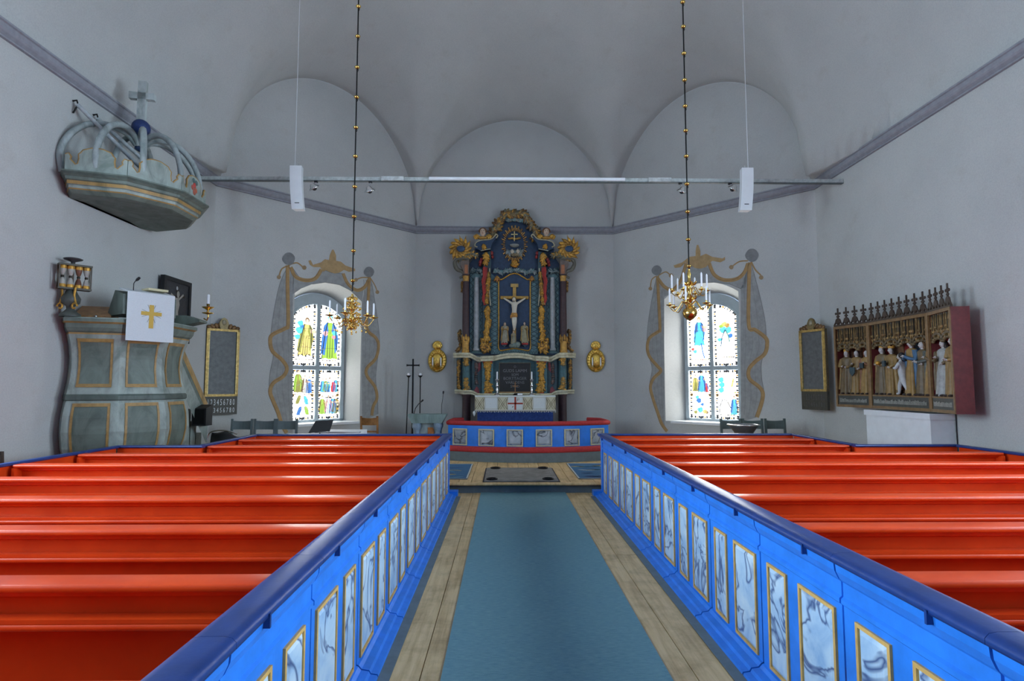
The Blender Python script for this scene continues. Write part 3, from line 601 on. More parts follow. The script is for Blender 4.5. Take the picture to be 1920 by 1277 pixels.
# ================================================================ FLOOR COVERINGS
c = MB(); c.prism([(-.735, .0), (.645, .0), (.645, .008), (-.735, .008)], -.4, 9.74, 'y'); tag(c.build('carpet_runner', M_RUNNER), 'long blue green woven carpet runner laid along the aisle', 'carpet')
def patterned_rug(label, x0, x1, y0, y1, seed):
    t = thing('chancel_rug', label, 'rug', ((x0+x1)/2, (y0+y1)/2, CH), 'blue chancel rugs')
    MB().box(x0, x1, y0, y1, CH, CH+.010, (0.03, 0.13, 0.27)).build('rug_ground', M_CLOTH, t); r_ = random.Random(seed); mb = MB()
    def strip(pts, wd, col): 
        c = smooth_path([(a, b, 0) for a, b in pts], 5)
        for i in range(len(c)-1):
            d = (c[i+1]-c[i]); n = Vector((-d.y, d.x, 0)).normalized()*wd*math.sin(math.pi*(i+.5)/len(c))
            mb.add([(*(c[i]-n).to_2d(), CH+.0125), (*(c[i]+n).to_2d(), CH+.0125), (*(c[i+1]+n).to_2d(), CH+.0125), (*(c[i+1]-n).to_2d(), CH+.0125)], [(0, 1, 2, 3)], col)
    wx, wy = x1-x0, y1-y0
    for k in range(60):
        a, b = r_.uniform(.0, .78), r_.uniform(.08, .92); l = r_.uniform(.12, .25)
        strip([(x0+wx*a, y0+wy*b), (x0+wx*(a+l*.5), y0+wy*min(.95, b+r_.uniform(-.05, .07))), (x0+wx*(a+l), y0+wy*min(.95, max(.05, b+r_.uniform(-.06, .06))))], r_.uniform(.015, .05), r_.choice([(0.02, 0.07, 0.2), (0.10, 0.28, 0.42), (0.05, 0.2, 0.38), (0.55, 0.6, 0.6), (0.55, 0.42, 0.12)]))
    xc, yc = x0+wx*.5, y0+wy*.5
    for s_ in (1, .62): strip([(xc-.4*s_, yc+.05), (xc-.1*s_, yc+.16*s_), (xc+.35*s_, yc+.12*s_), (xc+.42*s_, yc-.08*s_), (xc+.1*s_, yc-.16*s_), (xc-.2*s_, yc-.08*s_)], .05*s_, (0.62, 0.66, 0.66) if s_ == 1 else (0.6, 0.5, 0.2))
    mb.build('rug_pattern', M_CLOTH, t, recalc=False)
    b = MB(); e = .025
    for q in ((x0, x1, y0, y0+e), (x0, x1, y1-e, y1), (x0, x0+e, y0, y1), (x1-e, x1, y0, y1)): b.box(q[0], q[1], q[2], q[3], CH+.003, CH+.013, (0.55, 0.58, 0.55))
    b.build('rug_border', M_CLOTH, t)
patterned_rug('blue patterned rug lying below the marble ambo', -2.75, -.98, 10.1, 12.0, 4)
patterned_rug('blue patterned rug lying on the font side of the gravestone', .91, 2.7, 10.1, 12.05, 9)
t = thing('gravestone_slab', 'grey limestone grave slab with four iron rings set in the chancel floor', 'slab', (-.07, 10.6, CH))
MB().box(-.71, .57, 9.80, 11.42, CH, CH+.006, (0.02, 0.02, 0.02)).build('slab_joint', M_BLACK, t)
MB().box(-.685, .545, 9.825, 11.39, CH+.004, CH+.018).build('slab', M_STONE, t)
b = MB(); 
for q in ((-.62, .48, 9.89, 9.905), (-.62, .48, 11.31, 11.325), (-.62, -.605, 9.89, 11.325), (.465, .48, 9.89, 11.325)): b.box(*q, CH+.018, CH+.021)
b.build('incised_border', M_STONE, t)
for x, y in ((-.52, 11.28), (.38, 11.28), (-.56, 9.97), (.38, 9.97)):
    cth = [(x+.085*math.cos(2*math.pi*k/20), y+.085*math.sin(2*math.pi*k/20), CH+.03) for k in range(21)]
    r_ = MB().tube(cth, .014, 6).build('iron_ring', M_IRON, t); MB().lathe([(0.001, 0), (.03, 0), (.03, .012), (.001, .03)], 10, (x, y+.085, CH+.016)).build('ring_boss', M_IRON, r_)
# ================================================================ ALTAR RAIL, KNEELER, ALTAR
def arcpts(yc, sag, hw, n=16, xc=0.19):
    """plan arc bulging towards the nave: centre at y=yc, ends yc+sag"""
    return [(xc-hw+2*hw*k/n, yc+sag*((2*k/n-1)**2)) for k in range(n+1)]
plat = arcpts(12.22, .45, 1.78)
struct(MB().prism(plat+[(1.97, 15.35), (-1.59, 15.35)], CH, CH+.20, 'z').build('floor_altar_platform', M_GREY), 'grey curved platform carrying the altar rail')
kn = thing('kneeler_cushion', 'long red kneeling cushion curving along the foot of the altar rail', 'cushion', (0.12, 12.3, CH+.2))
A = arcpts(12.20, .45, 1.76)
rr = [(0, 0), (0, .07), (.04, .10), (.20, .10), (.24, .08), (.25, 0)]
MB().rings([[(A[k][0], A[k][1]+p[0], CH+.2+p[1]) for p in rr] for k in range(len(A))]).build('cushion', M_REDCLOTH, kn)
ar = thing('altar_rail', 'curved blue altar rail with marbled panels and red padded top', 'rail', (0.12, 13, .36))
RB_ = arcpts(12.80, .48, 1.80, 24)
RPTS = [Vector((p[0], p[1], 0)) for p in RB_]
zb, zt = .36, .865
wallr = MB(); wallr.rings([[(p.x, p.y, zb), (p.x, p.y, zt), (p.x, p.y+.05, zt), (p.x, p.y+.05, zb)] for p in RPTS], smooth=False); 
for s_, e in ((-1, RPTS[0]), (1, RPTS[-1])):
    wallr.rings([[(e.x, e.y, zb), (e.x, e.y, zt), (e.x-s_*.05, e.y, zt), (e.x-s_*.05, e.y, zb)], [(e.x-s_*.02, 14.5, zb), (e.x-s_*.02, 14.5, zt), (e.x-s_*.07, 14.5, zt), (e.x-s_*.07, 14.5, zb)]], smooth=False)
wallr.build('rail_board', M_BLUE, ar)
MB().rings([[(p.x, p.y-.02, zb), (p.x, p.y-.02, zb+.05), (p.x, p.y, zb+.06), (p.x, p.y, zb)] for p in RPTS], smooth=False).build('foot_moulding', M_BLUE, ar)
cush = [tuple(p) for p in RPTS]
path = [Vector((RPTS[0].x+.25, 14.45, zt+.05)), Vector((RPTS[0].x+.03, 14.3, zt+.05)), Vector((RPTS[0].x, 13.8, zt+.05))]+[p+Vector((0, .02, zt+.05)) for p in RPTS]+[Vector((RPTS[-1].x, 13.8, zt+.05)), Vector((RPTS[-1].x-.03, 14.3, zt+.05)), Vector((RPTS[-1].x-.30, 14.5, zt+.05))]
MB().tube(path, .052, 10).build('padded_top', M_REDCLOTH, ar)
def along(s):
    L = [0]
    for a, b in zip(RPTS, RPTS[1:]): L.append(L[-1]+(b-a).length)
    s *= L[-1]
    for i in range(len(L)-1):
        if L[i+1] >= s: f = (s-L[i])/(L[i+1]-L[i]); return RPTS[i].lerp(RPTS[i+1], f), (RPTS[i+1]-RPTS[i]).normalized()
    return RPTS[-1], (RPTS[-1]-RPTS[-2]).normalized()
for k in range(6):
    p, tg = along((k+.5)/6); n = Vector((tg.y, -tg.x, 0)); M = Matrix(((tg.x, -n.x, 0, p.x), (tg.y, -n.y, 0, p.y), (0, 0, 1, 0), (0, 0, 0, 1)))
    hw, z0, z1, f = .155, .455, .775, .022; g = MB(M)
    g.box(-hw-f, -hw, -.03, 0, z0-f, z1+f); g.box(hw, hw+f, -.03, 0, z0-f, z1+f); g.box(-hw, hw, -.03, 0, z0-f, z0); g.box(-hw, hw, -.03, 0, z1, z1+f); fr_ = g.build('panel_frame', M_PALEGILT, ar) if 'M_PALEGILT' in globals() else g.build('panel_frame', solid('pale_gilt_frame', (0.60, 0.52, 0.30), 0.5, 0, .15, 20), ar)
    M_PALEGILT = MATS['pale_gilt_frame']; c = .045
    q = MB(); q.rings([[(-hw, 0.012, z0-.6), (hw, .012, z0-.6), (hw, .012, z1-.6), (-hw, .012, z1-.6)], [(-hw+c, -.018, z0+c-.6), (hw-c, -.018, z0+c-.6), (hw-c, -.018, z1-c-.6), (-hw+c, -.018, z1-c-.6)]], smooth=False)
    o = q.build('marbled_panel', M_MARB2, ar); o.parent = None; o.matrix_world = M @ Matrix.Translation((0, -.008, .6)); attach(o, ar)
# altar table
ALTX = -.085
al = thing('altar_table', 'altar table hung with a dark blue frontal', 'table', (ALTX, 14.5, .36))
AX0, AX1, AY0, AY1, AZ = ALTX-.92, ALTX+.92, 14.35, 14.85, 1.49
MB().box(AX0+.02, AX1-.02, AY0+.02, AY1, .36, AZ-.03).build('table_body', M_BLUECLOTH, al)
MB().box(AX0-.01, AX1+.01, AY0-.01, AY1, AZ-.03, AZ).build('table_top', M_WHITE, al)
fr = MB()
NF = 60
fr.rings([[(AX0+(AX1-AX0)*k/NF, AY0-.004-.010*(1+math.sin(k*1.3)), .40), (AX0+(AX1-AX0)*k/NF, AY0-.004, AZ-.05)] for k in range(NF+1)], closed=False, caps=False); fr.build('blue_frontal', M_BLUECLOTH, al)
cl = thing('altar_cloth', 'white altar cloth with lattice border and red cross', 'cloth', (ALTX, 14.4, AZ))
WH = (0.74, 0.76, 0.74); CRM = (0.66, 0.60, 0.42); DKL = (0.16, 0.12, 0.06)
m = MB(); m.box(AX0-.06, AX1+.06, AY0-.03, AY1-.05, AZ, AZ+.012, WH); m.box(AX0-.06, AX1+.06, AY0-.045, AY0-.03, AZ-.36, AZ+.012, WH); m.build('cloth', M_CLOTH, cl)
m = MB(); yf = AY0-.046; zt_, zb_ = AZ-.02, AZ-.34
def rect2(mb, x0, x1, z0, z1, wd, col, y=None):
    y = yf if y is None else y
    for q in ((x0, x1, z0, z0+wd), (x0, x1, z1-wd, z1), (x0, x0+wd, z0, z1), (x1-wd, x1, z0, z1)): mb.box(q[0], q[1], y-.003, y, q[2], q[3], col)
WD = AX1-AX0+.12; x = AX0-.06
segs = [('L', .115), ('P', .165), ('L', .115), ('C', .19), ('L', .115), ('P', .165), ('L', .115)]; tot = sum(s_ for _, s_ in segs); xx = x
for kind, s_ in segs:
    wv = s_/tot*WD; a, b = xx, xx+wv; xx = b
    if kind == 'L':
        m.box(a, b, yf-.0015, yf, zb_, zt_, CRM); 
        for q in ([(a+.01, zb_+.02), (b-.03, zt_-.02)], [(b-.01, zb_+.02), (a+.03, zt_-.02)], [(a+.06, zb_+.02), (b-.01, zt_-.05)], [(b-.06, zb_+.02), (a+.01, zt_-.05)]): m.band(q, .009, yf-.005, yf-.0016, DKL)
        for sg in (-1, 1): m.band([((a if sg < 0 else b)-sg*.0, zb_+.01), ((a if sg < 0 else b)-sg*.03, (zb_+zt_)/2), ((a if sg < 0 else b)-sg*.0, zt_-.01)], .011, yf-.005, yf-.0016, DKL)
    elif kind == 'P': rect2(m, a+.012, b-.012, zb_+.02, zt_-.01, .008, (0.45, 0.38, 0.22))
    else:
        rect2(m, a+.008, b-.008, zb_+.01, zt_, .007, (0.45, 0.38, 0.22)); xc, zc = (a+b)/2, (zb_+zt_)/2; RC = (0.42, 0.07, 0.04)
        m.box(xc-.022, xc+.022, yf-.006, yf, zb_+.005, zt_, RC); m.box(a+.005, b-.005, yf-.006, yf, zc-.018, zc+.018, RC)
        m.band([(xc+.05, zc+.06), (xc+.06, zc+.13), (xc+.095, zc+.12), (xc+.09, zc+.09), (xc+.06, zc+.085)], .01, yf-.004, yf, DKL)
        m.band([(xc-.08, zc-.1), (xc-.05, zc-.06), (xc-.06, zc-.09)], .01, yf-.004, yf, DKL)
m.box(AX0-.06, AX1+.06, yf-.003, yf, zb_-.022, zb_-.01, (0.3, 0.22, 0.1))
m.build('embroidery', M_CLOTH, cl)
m = MB()
for k in range(46): xq = AX0-.055+(AX1-AX0+.11)*k/45; m.box(xq-.009, xq+.009, yf-.002, yf+.006, AZ-.385-.01*(k % 2), AZ-.36, WH)
m.build('lace_edge', M_CLOTH, cl)
m = MB(); m.lathe([(.004, .06), (.03, .04), (.034, 0), (.012, -.06), (.002, -.07)], 10, (AX0-.075, AY0-.03, AZ-.42), WH); m.build('tassel', M_CLOTH, cl)
CANDPROF = [(.085, 0), (.088, .012), (.06, .03), (.025, .06), (.018, .10), (.034, .13), (.018, .16), (.016, .21), (.036, .24), (.02, .27), (.018, .33), (.03, .36), (.05, .39), (.05, .40), (.018, .405)]
for sx in (-1, 1):
    px = 932 if sx < 0 else 997; p = ony(px, 745, 14.55)
    t = thing('altar_candlestick', 'silver altar candlestick with tall white candle on the %s side of the altar' % ('pulpit' if sx < 0 else 'font'), 'candlestick', (p.x, 14.55, AZ+.012), 'altar candlesticks')
    MB().lathe(CANDPROF, 16, (p.x, 14.55, AZ+.012)).build('stem', M_SILVER, t)
    cd_ = MB().lathe([(.018, 0), (.0175, .17), (.010, .18)], 12, (p.x, 14.55, AZ+.417)).build('candle', M_WAX, t); MB().tube([(p.x, 14.55, AZ+.59), (p.x, 14.55, AZ+.61)], .002, 5).build('wick', M_BLACK, cd_)
p = ony(966, 742, 14.6); t = thing('altar_crucifix', 'small dark standing crucifix on the middle of the altar', 'crucifix', (p.x, 14.6, AZ+.012))
MB().lathe([(.06, 0), (.055, .02), (.03, .035), (.028, .05)], 12, (p.x, 14.6, AZ+.012)).build('foot', M_IRON, t)
m = MB(); m.box(p.x-.010, p.x+.010, 14.59, 14.61, AZ+.05, AZ+.34); m.box(p.x-.07, p.x+.07, 14.592, 14.608, AZ+.23, AZ+.25); m.build('cross', M_WOODB, t)
p = ony(971, 742, 14.45); t = thing('altar_book', 'dark closed book lying beside the small crucifix on the altar', 'book', (p.x+.05, 14.47, AZ+.012)); m = MB(Matrix.Translation((p.x+.04, 14.47, AZ+.012)) @ Matrix.Rotation(R(12), 4, 'Z'))
m.box(-.07, .07, -.05, .05, 0, .008); m.box(-.07, .07, -.05, .05, .052, .06); m.box(-.072, -.062, -.05, .05, 0, .06); m.build('cover', M_BLACK, t); MB(Matrix.Translation((p.x+.04, 14.47, AZ+.012)) @ Matrix.Rotation(R(12), 4, 'Z')).box(-.062, .064, -.045, .045, .008, .052).build('pages', M_WHITE, t)
# ================================================================ FIGURES
FLESH = (0.62, 0.47, 0.38)
def robed(name, parent, M, h, robe, mantle, hair=(0.05, 0.03, 0.02), skin=FLESH, pose=0, hat=None, hold=None, m_robe=None, lean=0.0):
    """a carved standing figure facing local -y: robe body with folds, mantle, head, arms"""
    b = MB(M @ Matrix.Scale(h, 4)); ph = random.uniform(0, 6); rs = []
    secs = [(0, .155, .115, .20), (.03, .15, .11, .20), (.2, .135, .10, .20), (.42, .12, .092, .15), (.56, .10, .075, .07), (.62, .097, .072, .03), (.70, .118, .08, .02), (.78, .128, .078, .01), (.815, .11, .065, 0), (.835, .05, .045, 0)]
    for z, rx, ry, fo in secs:
        rs.append([((rx*(1+fo*math.cos(7*a+ph)))*math.cos(a)+lean*math.sin(z*3)*.12, (ry*(1+fo*math.cos(7*a+ph)))*math.sin(a), z) for a in [2*math.pi*k/28 for k in range(28)]])
    cl = [robe]*len(secs); robe = tuple(robe); b.rings(rs, [robe, robe, robe, robe, robe, robe, robe, robe, robe])
    lx = lean*math.sin(2.6)*.12
    # mantle over shoulders falling at the sides
    for s in (-1, 1):
        mr = []
        for z, ox, wx in ((.80, .09, .05), (.70, .125, .04), (.52, .125, .04), (.32, .14, .045), (.10, .16, .05)):
            mr.append([(s*ox+wx*math.cos(a)+lx, .02+.075*math.sin(a), z) for a in [2*math.pi*k/10 for k in range(10)]])
        b.rings(mr, mantle)
    o = b.build(name, m_robe or M_PAINT, parent)
    hd = MB(M @ Matrix.Scale(h, 4)); hx = lx
    hd.tube([(hx, 0, .82), (hx, -.005, .87)], .032, 8, skin); hd.ell((hx, -.012, .915), (.047, .055, .066), skin, 14, 10)
    hd.ell((hx, .012, .928), (.055, .055, .066), hair, 14, 10); hd.ell((hx, -.066, .908), (.008, .014, .014), skin, 6, 5)
    for s in (-1, 1):
        hd.ell((hx+s*.018, -.060, .922), (.007, .005, .005), (0.02, 0.02, 0.03), 6, 5); hd.ell((hx+s*.045, .01, .87), (.02, .03, .05), hair, 8, 6)
    hd.ell((hx, -.060, .884), (.013, .006, .005), (0.35, 0.08, 0.07), 6, 5)
    if hat == 'crown':
        hd.lathe([(.058, .955), (.066, 1.0), (.060, 1.0), (.054, .955)], 12, (hx, 0, 0), GOLD, False)
        for k in range(6): hd.ell((hx+.063*math.cos(k*1.047), .063*math.sin(k*1.047), 1.008), .012, GOLD, 6, 5)
    elif hat == 'mitre': hd.lathe([(.058, .95), (.066, .985), (.05, 1.03), (.004, 1.085)], 10, (hx, 0, 0), GOLD, True, sy=.7)
    elif hat == 'veil': hd.ell((hx, .014, .915), (.064, .06, .078), (0.03, 0.025, 0.025), 14, 10); hd.ell((hx, .03, .84), (.08, .05, .07), (0.03, 0.025, 0.025), 12, 8)
    hd.build('head', M_SKIN, o)
    ar_ = MB(M @ Matrix.Scale(h, 4))
    hands = {0: ((-.03, -.12, .62), (.04, -.12, .60)), 1: ((-.02, -.13, .68), (.10, -.12, .56)), 2: ((-.10, -.11, .58), (.03, -.13, .70)), 3: ((-.01, -.14, .69), (.01, -.14, .69))}[pose]
    for s, hp in zip((-1, 1), hands):
        el = (s*.15+lx, -.03, .62); ar_.tube([(s*.115+lx, 0, .785), (s*.145+lx, -.005, .71), el, (hp[0]*.6+el[0]*.4+lx*.6, hp[1]*.7+el[1]*.3, (hp[2]+el[2])/2), (hp[0]+lx, hp[1], hp[2])], [.042, .04, .038, .032, .026], 8, mantle)
    ar_.build('sleeves', m_robe or M_PAINT, o)
    hn = MB(M @ Matrix.Scale(h, 4))
    for s, hp in zip((-1, 1), hands):
        hn.ell((hp[0]+lx, hp[1]-.012, hp[2]), (.018, .024, .022), skin, 8, 6)
        for q in range(4): hn.tube([(hp[0]+lx-.012+.008*q, hp[1]-.03, hp[2]+.006), (hp[0]+lx-.012+.008*q, hp[1]-.05, hp[2]-.004-.003*abs(q-1.5))], .0045, 5, skin)
        hn.tube([(hp[0]+lx-s*.015, hp[1]-.012, hp[2]+.012), (hp[0]+lx-s*.02, hp[1]-.03, hp[2]+.022)], .005, 5, skin)
    hn.build('hands', M_SKIN, o)
    if hold == 'book': MB(M @ Matrix.Scale(h, 4)).box(-.045+lx, .045+lx, -.185, -.15, .58, .70, (0.03, 0.05, 0.06)).build('held_book', M_PAINT, o)
    elif hold == 'orb': MB(M @ Matrix.Scale(h, 4)).ell((.06+lx, -.17, .64), .045, GOLD).build('held_orb', M_GILT, o)
    elif hold == 'shield': MB(M @ Matrix.Scale(h, 4)).prism([(-.06+lx, .60), (.06+lx, .60), (.06+lx, .48), (lx, .40), (-.06+lx, .48)], -.19, -.16, 'y', (0.03, 0.06, 0.07)).build('held_shield', M_PAINT, o)
    f = MB(M @ Matrix.Scale(h, 4))
    for s in (-1, 1): f.ell((s*.06+lx*.1, -.11, .015), (.03, .06, .022), (0.05, 0.035, 0.03), 8, 6)
    f.build('feet', M_PAINT, o)
    return o
def body(name, parent, M, joints, edges, m, col=FLESH):
    """one continuous carved body grown from a jointed skeleton: joints = [(pos, radius)], the first is the pelvis"""
    me = bpy.data.meshes.new(name); me.from_pydata([tuple(M @ Vector(p)) for p, r in joints], edges, [])
    o = bpy.data.objects.new(name, me); COL.objects.link(o); sk = o.modifiers.new('skin', 'SKIN'); sc_ = M.to_scale().x
    for k, v in enumerate(me.skin_vertices[0].data):
        rr = joints[k][1]*sc_; v.radius = (rr, rr); v.use_root = (k == 0)
    sk.use_smooth_shade = True; su = o.modifiers.new('sub', 'SUBSURF'); su.levels = 2; su.render_levels = 2
    me.materials.append(m); attach(o, parent); return o
M_IVORY = solid('ivory_flesh_paint', (0.66, 0.62, 0.52), 0.45, 0, 0.08, 20)
# ================================================================ ALTARPIECE
ALT = thing('altarpiece', 'tall blue and gold baroque altarpiece with columns and crucifixion niche', 'altarpiece', (-.09, 15.1, .36))
YA = 15.0
def A(cx, cy): p = ony(820+cx/3.99, 380+cy/3.991, YA); return (p.x, p.z)
def A3(cx, cy): p = ony(840+cx/7.68, 650+cy/7.68, YA); return (p.x, p.z)
MX = 577.5
def sym(pts): return pts+[(2*MX-x, y) for x, y in pts[::-1]]
def mir(pts): return [(2*MX-x, y) for x, y in pts]
def PA(pts): return [A(*p) for p in pts]
def cvary(c, k): f = 1+k*random.uniform(-1, 1); return tuple(v*f for v in c)
def leafy(mb, pts, size, y, cols, fn=A, depth=.05, stretch=1.6):
    """a run of carved leaves along a traced path"""
    P0_ = [fn(*p) for p in pts]; P = []
    for a, b in zip(P0_, P0_[1:]):
        d_ = math.hypot(b[0]-a[0], b[1]-a[1]); m_ = min(5, max(1, round(d_/(size*.42)))) if d_ < .45 else 1
        P += [(a[0]+(b[0]-a[0])*q/m_, a[1]+(b[1]-a[1])*q/m_) for q in range(m_)]
    P.append(P0_[-1])
    for i, p in enumerate(P):
        a, b = P[max(0, i-1)], P[min(len(P)-1, i+1)]; ang = math.atan2(b[1]-a[1], b[0]-a[0]); sz = size*random.uniform(.7, 1.15)
        for q, da in enumerate((0, .9, -.9)):
            M = Matrix.Translation((p[0]+.35*sz*math.cos(ang+da), y, p[1]+.35*sz*math.sin(ang+da))) @ Matrix.Rotation(-(ang+da), 4, 'Y')
            mb.ell((0, 0, 0), (sz*stretch*.55, depth*(.8 if q else 1), sz*.34), cvary(random.choice(cols), .25), 8, 6, M)
def dense(pts, n): return [(v.x, v.y) for v in smooth_path([(a, b, 0) for a, b in pts], n)]
half = [(195, 1135), (195, 545), (238, 520), (238, 445), (262, 410), (285, 370), (275, 335), (290, 300), (350, 275), (410, 265), (432, 225), (455, 165), (500, 110), (540, 95), (577.5, 92)]
MB().prism(PA(sym(half)), 15.20, 15.34, 'y', NAVY).build('back_board', M_PAINT, ALT)
# lattice side fields and their criss-cross battens
for mm in (lambda p: p, mir):
    f = MB(); q = mm([(243, 1125), (243, 470), (262, 505), (290, 512), (330, 525), (335, 1125)]); f.prism(PA(q), 15.17, 15.20, 'y', LTEAL); f.build('side_field', M_PAINT, ALT)
    f = MB(); q = mm([(398, 1125), (398, 520), (430, 545), (462, 560), (462, 1125)]); f.prism(PA(q), 15.15, 15.20, 'y', LTEAL); fo = f.build('lattice_field', M_PAINT, ALT)
    l = MB()
    for (xa, xb, ya, yb) in ((246, 268, 520, 1110), (318, 336, 560, 1110)):
        k = 0
        for yy in range(ya, yb, 24): xs = mm([(xa, yy), (xb, yy+24)]) if k % 2 else mm([(xb, yy), (xa, yy+24)]); l.band(PA(xs), .014, 15.155, 15.17, DTEAL); k += 1
    for yy in range(570, 1100, 34):
        for sg in (1, -1):
            xs = mm([(402, yy if sg > 0 else yy+34), (430, yy+17), (458, yy+34 if sg > 0 else yy)]); l.band(PA(xs), .012, 15.135, 15.15, DTEAL)
    l.build('lattice', M_PAINT, ALT)
    # pale inner column
    (cx_, z1), (_, z0) = A(*mm([(292, 555)])[0]), A(*mm([(292, 1105)])[0])
    MB().lathe([(.085, z0), (.085, z0+.05), (.062, z0+.07), (.066, z0+.5), (.062, z1-.3), (.055, z1)], 16, (cx_, 15.10, 0), (0.40, 0.42, 0.43)).build('pale_column', M_PAINT, ALT)
    p = A(*mm([(292, 590)])[0])
    g = MB(); leafy(g, mm(dense([(245, 520), (270, 500), (292, 510), (320, 500), (338, 530)], 2)), .07, 15.08, [(0.14, 0.19, 0.2), (0.22, 0.27, 0.27), DTEAL]); g.build('capital_leaves', M_PAINT, ALT)
    # outer maroon column with gilt foot and capital
    (cx_, z1), (_, z0) = A(*mm([(215, 545)])[0]), A(*mm([(215, 1125)])[0]); yc = 14.98; H = z1-z0
    c = MB().lathe([(.095, z0), (.095, z0+.06), (.082, z0+.08), (.086, z0+H*.24), (.088, z0+H*.4), (.082, z0+H*.8), (.075, z1-.16), (.075, z1-.02), (.098, z1), (.098, z1+.02)], 20, (cx_, yc, 0), [MAROON]*9).build('column_shaft', M_PAINT, ALT)
    g = MB(); g.lathe([(.10, z0), (.10, z0+.06), (.09, z0+.10), (.089, z0+H*.15)], 20, (cx_, yc, 0), OCH)
    for k in range(9): a = 2*math.pi*k/9; g.ell((cx_+.082*math.cos(a), yc+.082*math.sin(a), z0+H*.17+.05*(k % 2)), (.03, .03, .09), cvary(OCH, .3), 8, 6)
    g.lathe([(.078, z1-.16), (.080, z1-.10), (.088, z1-.02)], 18, (cx_, yc, 0), OCH); g.build('column_gilding', M_GILT, c)
    # capital block above the column and grey scroll bracket at its outer side
    g = MB(); q = mm([(198, 540), (190, 500), (172, 470), (176, 440), (238, 432), (238, 540)]); g.prism(PA(q), 14.92, 15.2, 'y', (0.16, 0.12, 0.10)); g.prism(PA(mm([(206, 536), (206, 470), (230, 470), (230, 536)])), 14.90, 14.93, 'y', (0.42, 0.16, 0.07)); g.build('capital_block', M_PAINT, ALT)
    g = MB(); sc = mm(dense([(240, 425), (180, 420), (140, 430), (130, 460), (150, 500), (185, 515), (195, 545), (165, 565)], 4)); 
    sp = [Vector((*A(*p), 0)) for p in sc]; g.tube([(v.x, 15.0, v.y) for v in sp], [.055-.03*abs(2*k/len(sp)-1) for k in range(len(sp))], 8, (0.14, 0.13, 0.10)); g.build('scroll_bracket', M_PAINT, ALT)
    g = MB(); leafy(g, mm([(185, 585), (183, 620), (186, 655)]), .05, 15.1, [OCH, BROWN]); leafy(g, mm([(170, 950), (160, 990), (168, 1030), (178, 1070), (150, 1105)]), .06, 15.1, [BROWN, OCH, (0.2, 0.13, 0.06)]); g.build('side_leaf_carving', M_GILT, ALT)
    # flaming gilt ring with blue heart
    c0 = A(*mm([(172, 345)])[0]); g = MB(); n = 13; star = []
    for k in range(n*2):
        a = 2*math.pi*k/(n*2)+.2; rr = (.32 if k % 2 else .20)*(1+.16*math.sin(k*2.7)); star.append((c0[0]+rr*math.cos(a+(.25 if k % 2 else 0)), c0[1]+rr*1.05*math.sin(a+(.25 if k % 2 else 0))))
    g.prism(star, 15.02, 15.10, 'y', OCH)
    for k in range(n*2): a = math.pi*k/n; ro = .17 if k % 2 else .23; M = Matrix.Translation((c0[0]+ro*math.cos(a), 15.02, c0[1]+ro*math.sin(a))) @ Matrix.Rotation(-a-.7, 4, 'Y'); g.ell((0, 0, 0), (.085, .03, .04), cvary(OCH if k % 2 else GOLD, .35), 8, 6, M)
    ring = g.build('flame_ring', M_GILT, ALT); MB().ell((c0[0]+.01, 15.0, c0[1]), (.11, .035, .085), (0.03, 0.075, 0.16), 16, 8).build('blue_heart', M_PAINT, ring)
    g = MB(); leafy(g, mm(dense([(150, 425), (200, 415), (260, 385), (285, 395)], 2)), .09, 15.03, [(0.26, 0.2, 0.1), OCH, (0.16, 0.17, 0.14)]); g.build('shoulder_leaf_carving', M_GILT, ALT)
    # shoulder volute with cream edge, navy block and winged cherub bust on top
    g = MB(); q = mm([(285, 345), (278, 315), (300, 292), (350, 280), (405, 272), (435, 240), (448, 262), (425, 285), (408, 310), (398, 350), (330, 362), (305, 350)]); g.prism(PA(q), 14.98, 15.2, 'y', NAVY); sh = g.build('shoulder_block', M_PAINT, ALT)
    g = MB(); e = mm(dense([(300, 335), (282, 325), (290, 300), (330, 283), (400, 275), (430, 250), (440, 238), (452, 250), (440, 268)], 4)); g.tube([(A(*p)[0], 14.97, A(*p)[1]) for p in e], .017, 6, (0.46, 0.42, 0.28)); e = mm([(325, 362), (398, 348)]); g.tube([(A(*p)[0], 14.97, A(*p)[1]) for p in e], .013, 6, (0.4, 0.4, 0.3)); g.build('cream_edging', M_PAINT, sh)
    g = MB(); leafy(g, mm([(345, 318), (350, 335)]), .07, 14.97, [GOLD]); g.build('gilt_spray', M_GILT, sh)
    c0 = A(*mm([(340, 222)])[0]); bu = MB(); bu.ell((c0[0], 14.98, c0[1]), (.075, .085, .10), (0.60, 0.45, 0.34), 16, 10); bu.ell((c0[0], 14.87+.03, c0[1]-.01), (.012, .02, .02), (0.6, 0.42, 0.32), 6, 5); bu.tube([(c0[0], 15.0, c0[1]-.16), (c0[0], 15.0, c0[1]-.06)], .045, 10, (0.60, 0.45, 0.34))
    for s in (-1, 1): bu.ell((c0[0]+s*.028, 14.905, c0[1]+.02), (.012, .01, .009), (0.02, 0.02, 0.02), 6, 5)
    bu.ell((c0[0], 14.905, c0[1]-.045), (.02, .01, .008), (0.35, 0.08, 0.06), 6, 5); ch = bu.build('cherub_head', M_SKIN, ALT)
    g = MB(); g.ell((c0[0], 15.02, c0[1]+.045), (.085, .085, .08), (0.16, 0.07, 0.025), 14, 8)
    for k in range(9): a = math.pi*k/8; g.ell((c0[0]+.085*math.cos(a), 14.97, c0[1]+.01+.085*math.sin(a)), (.028, .03, .028), cvary((0.17, 0.075, 0.03), .3), 8, 6)
    g.build('cherub_hair', M_PAINT, ch)
    g = MB()
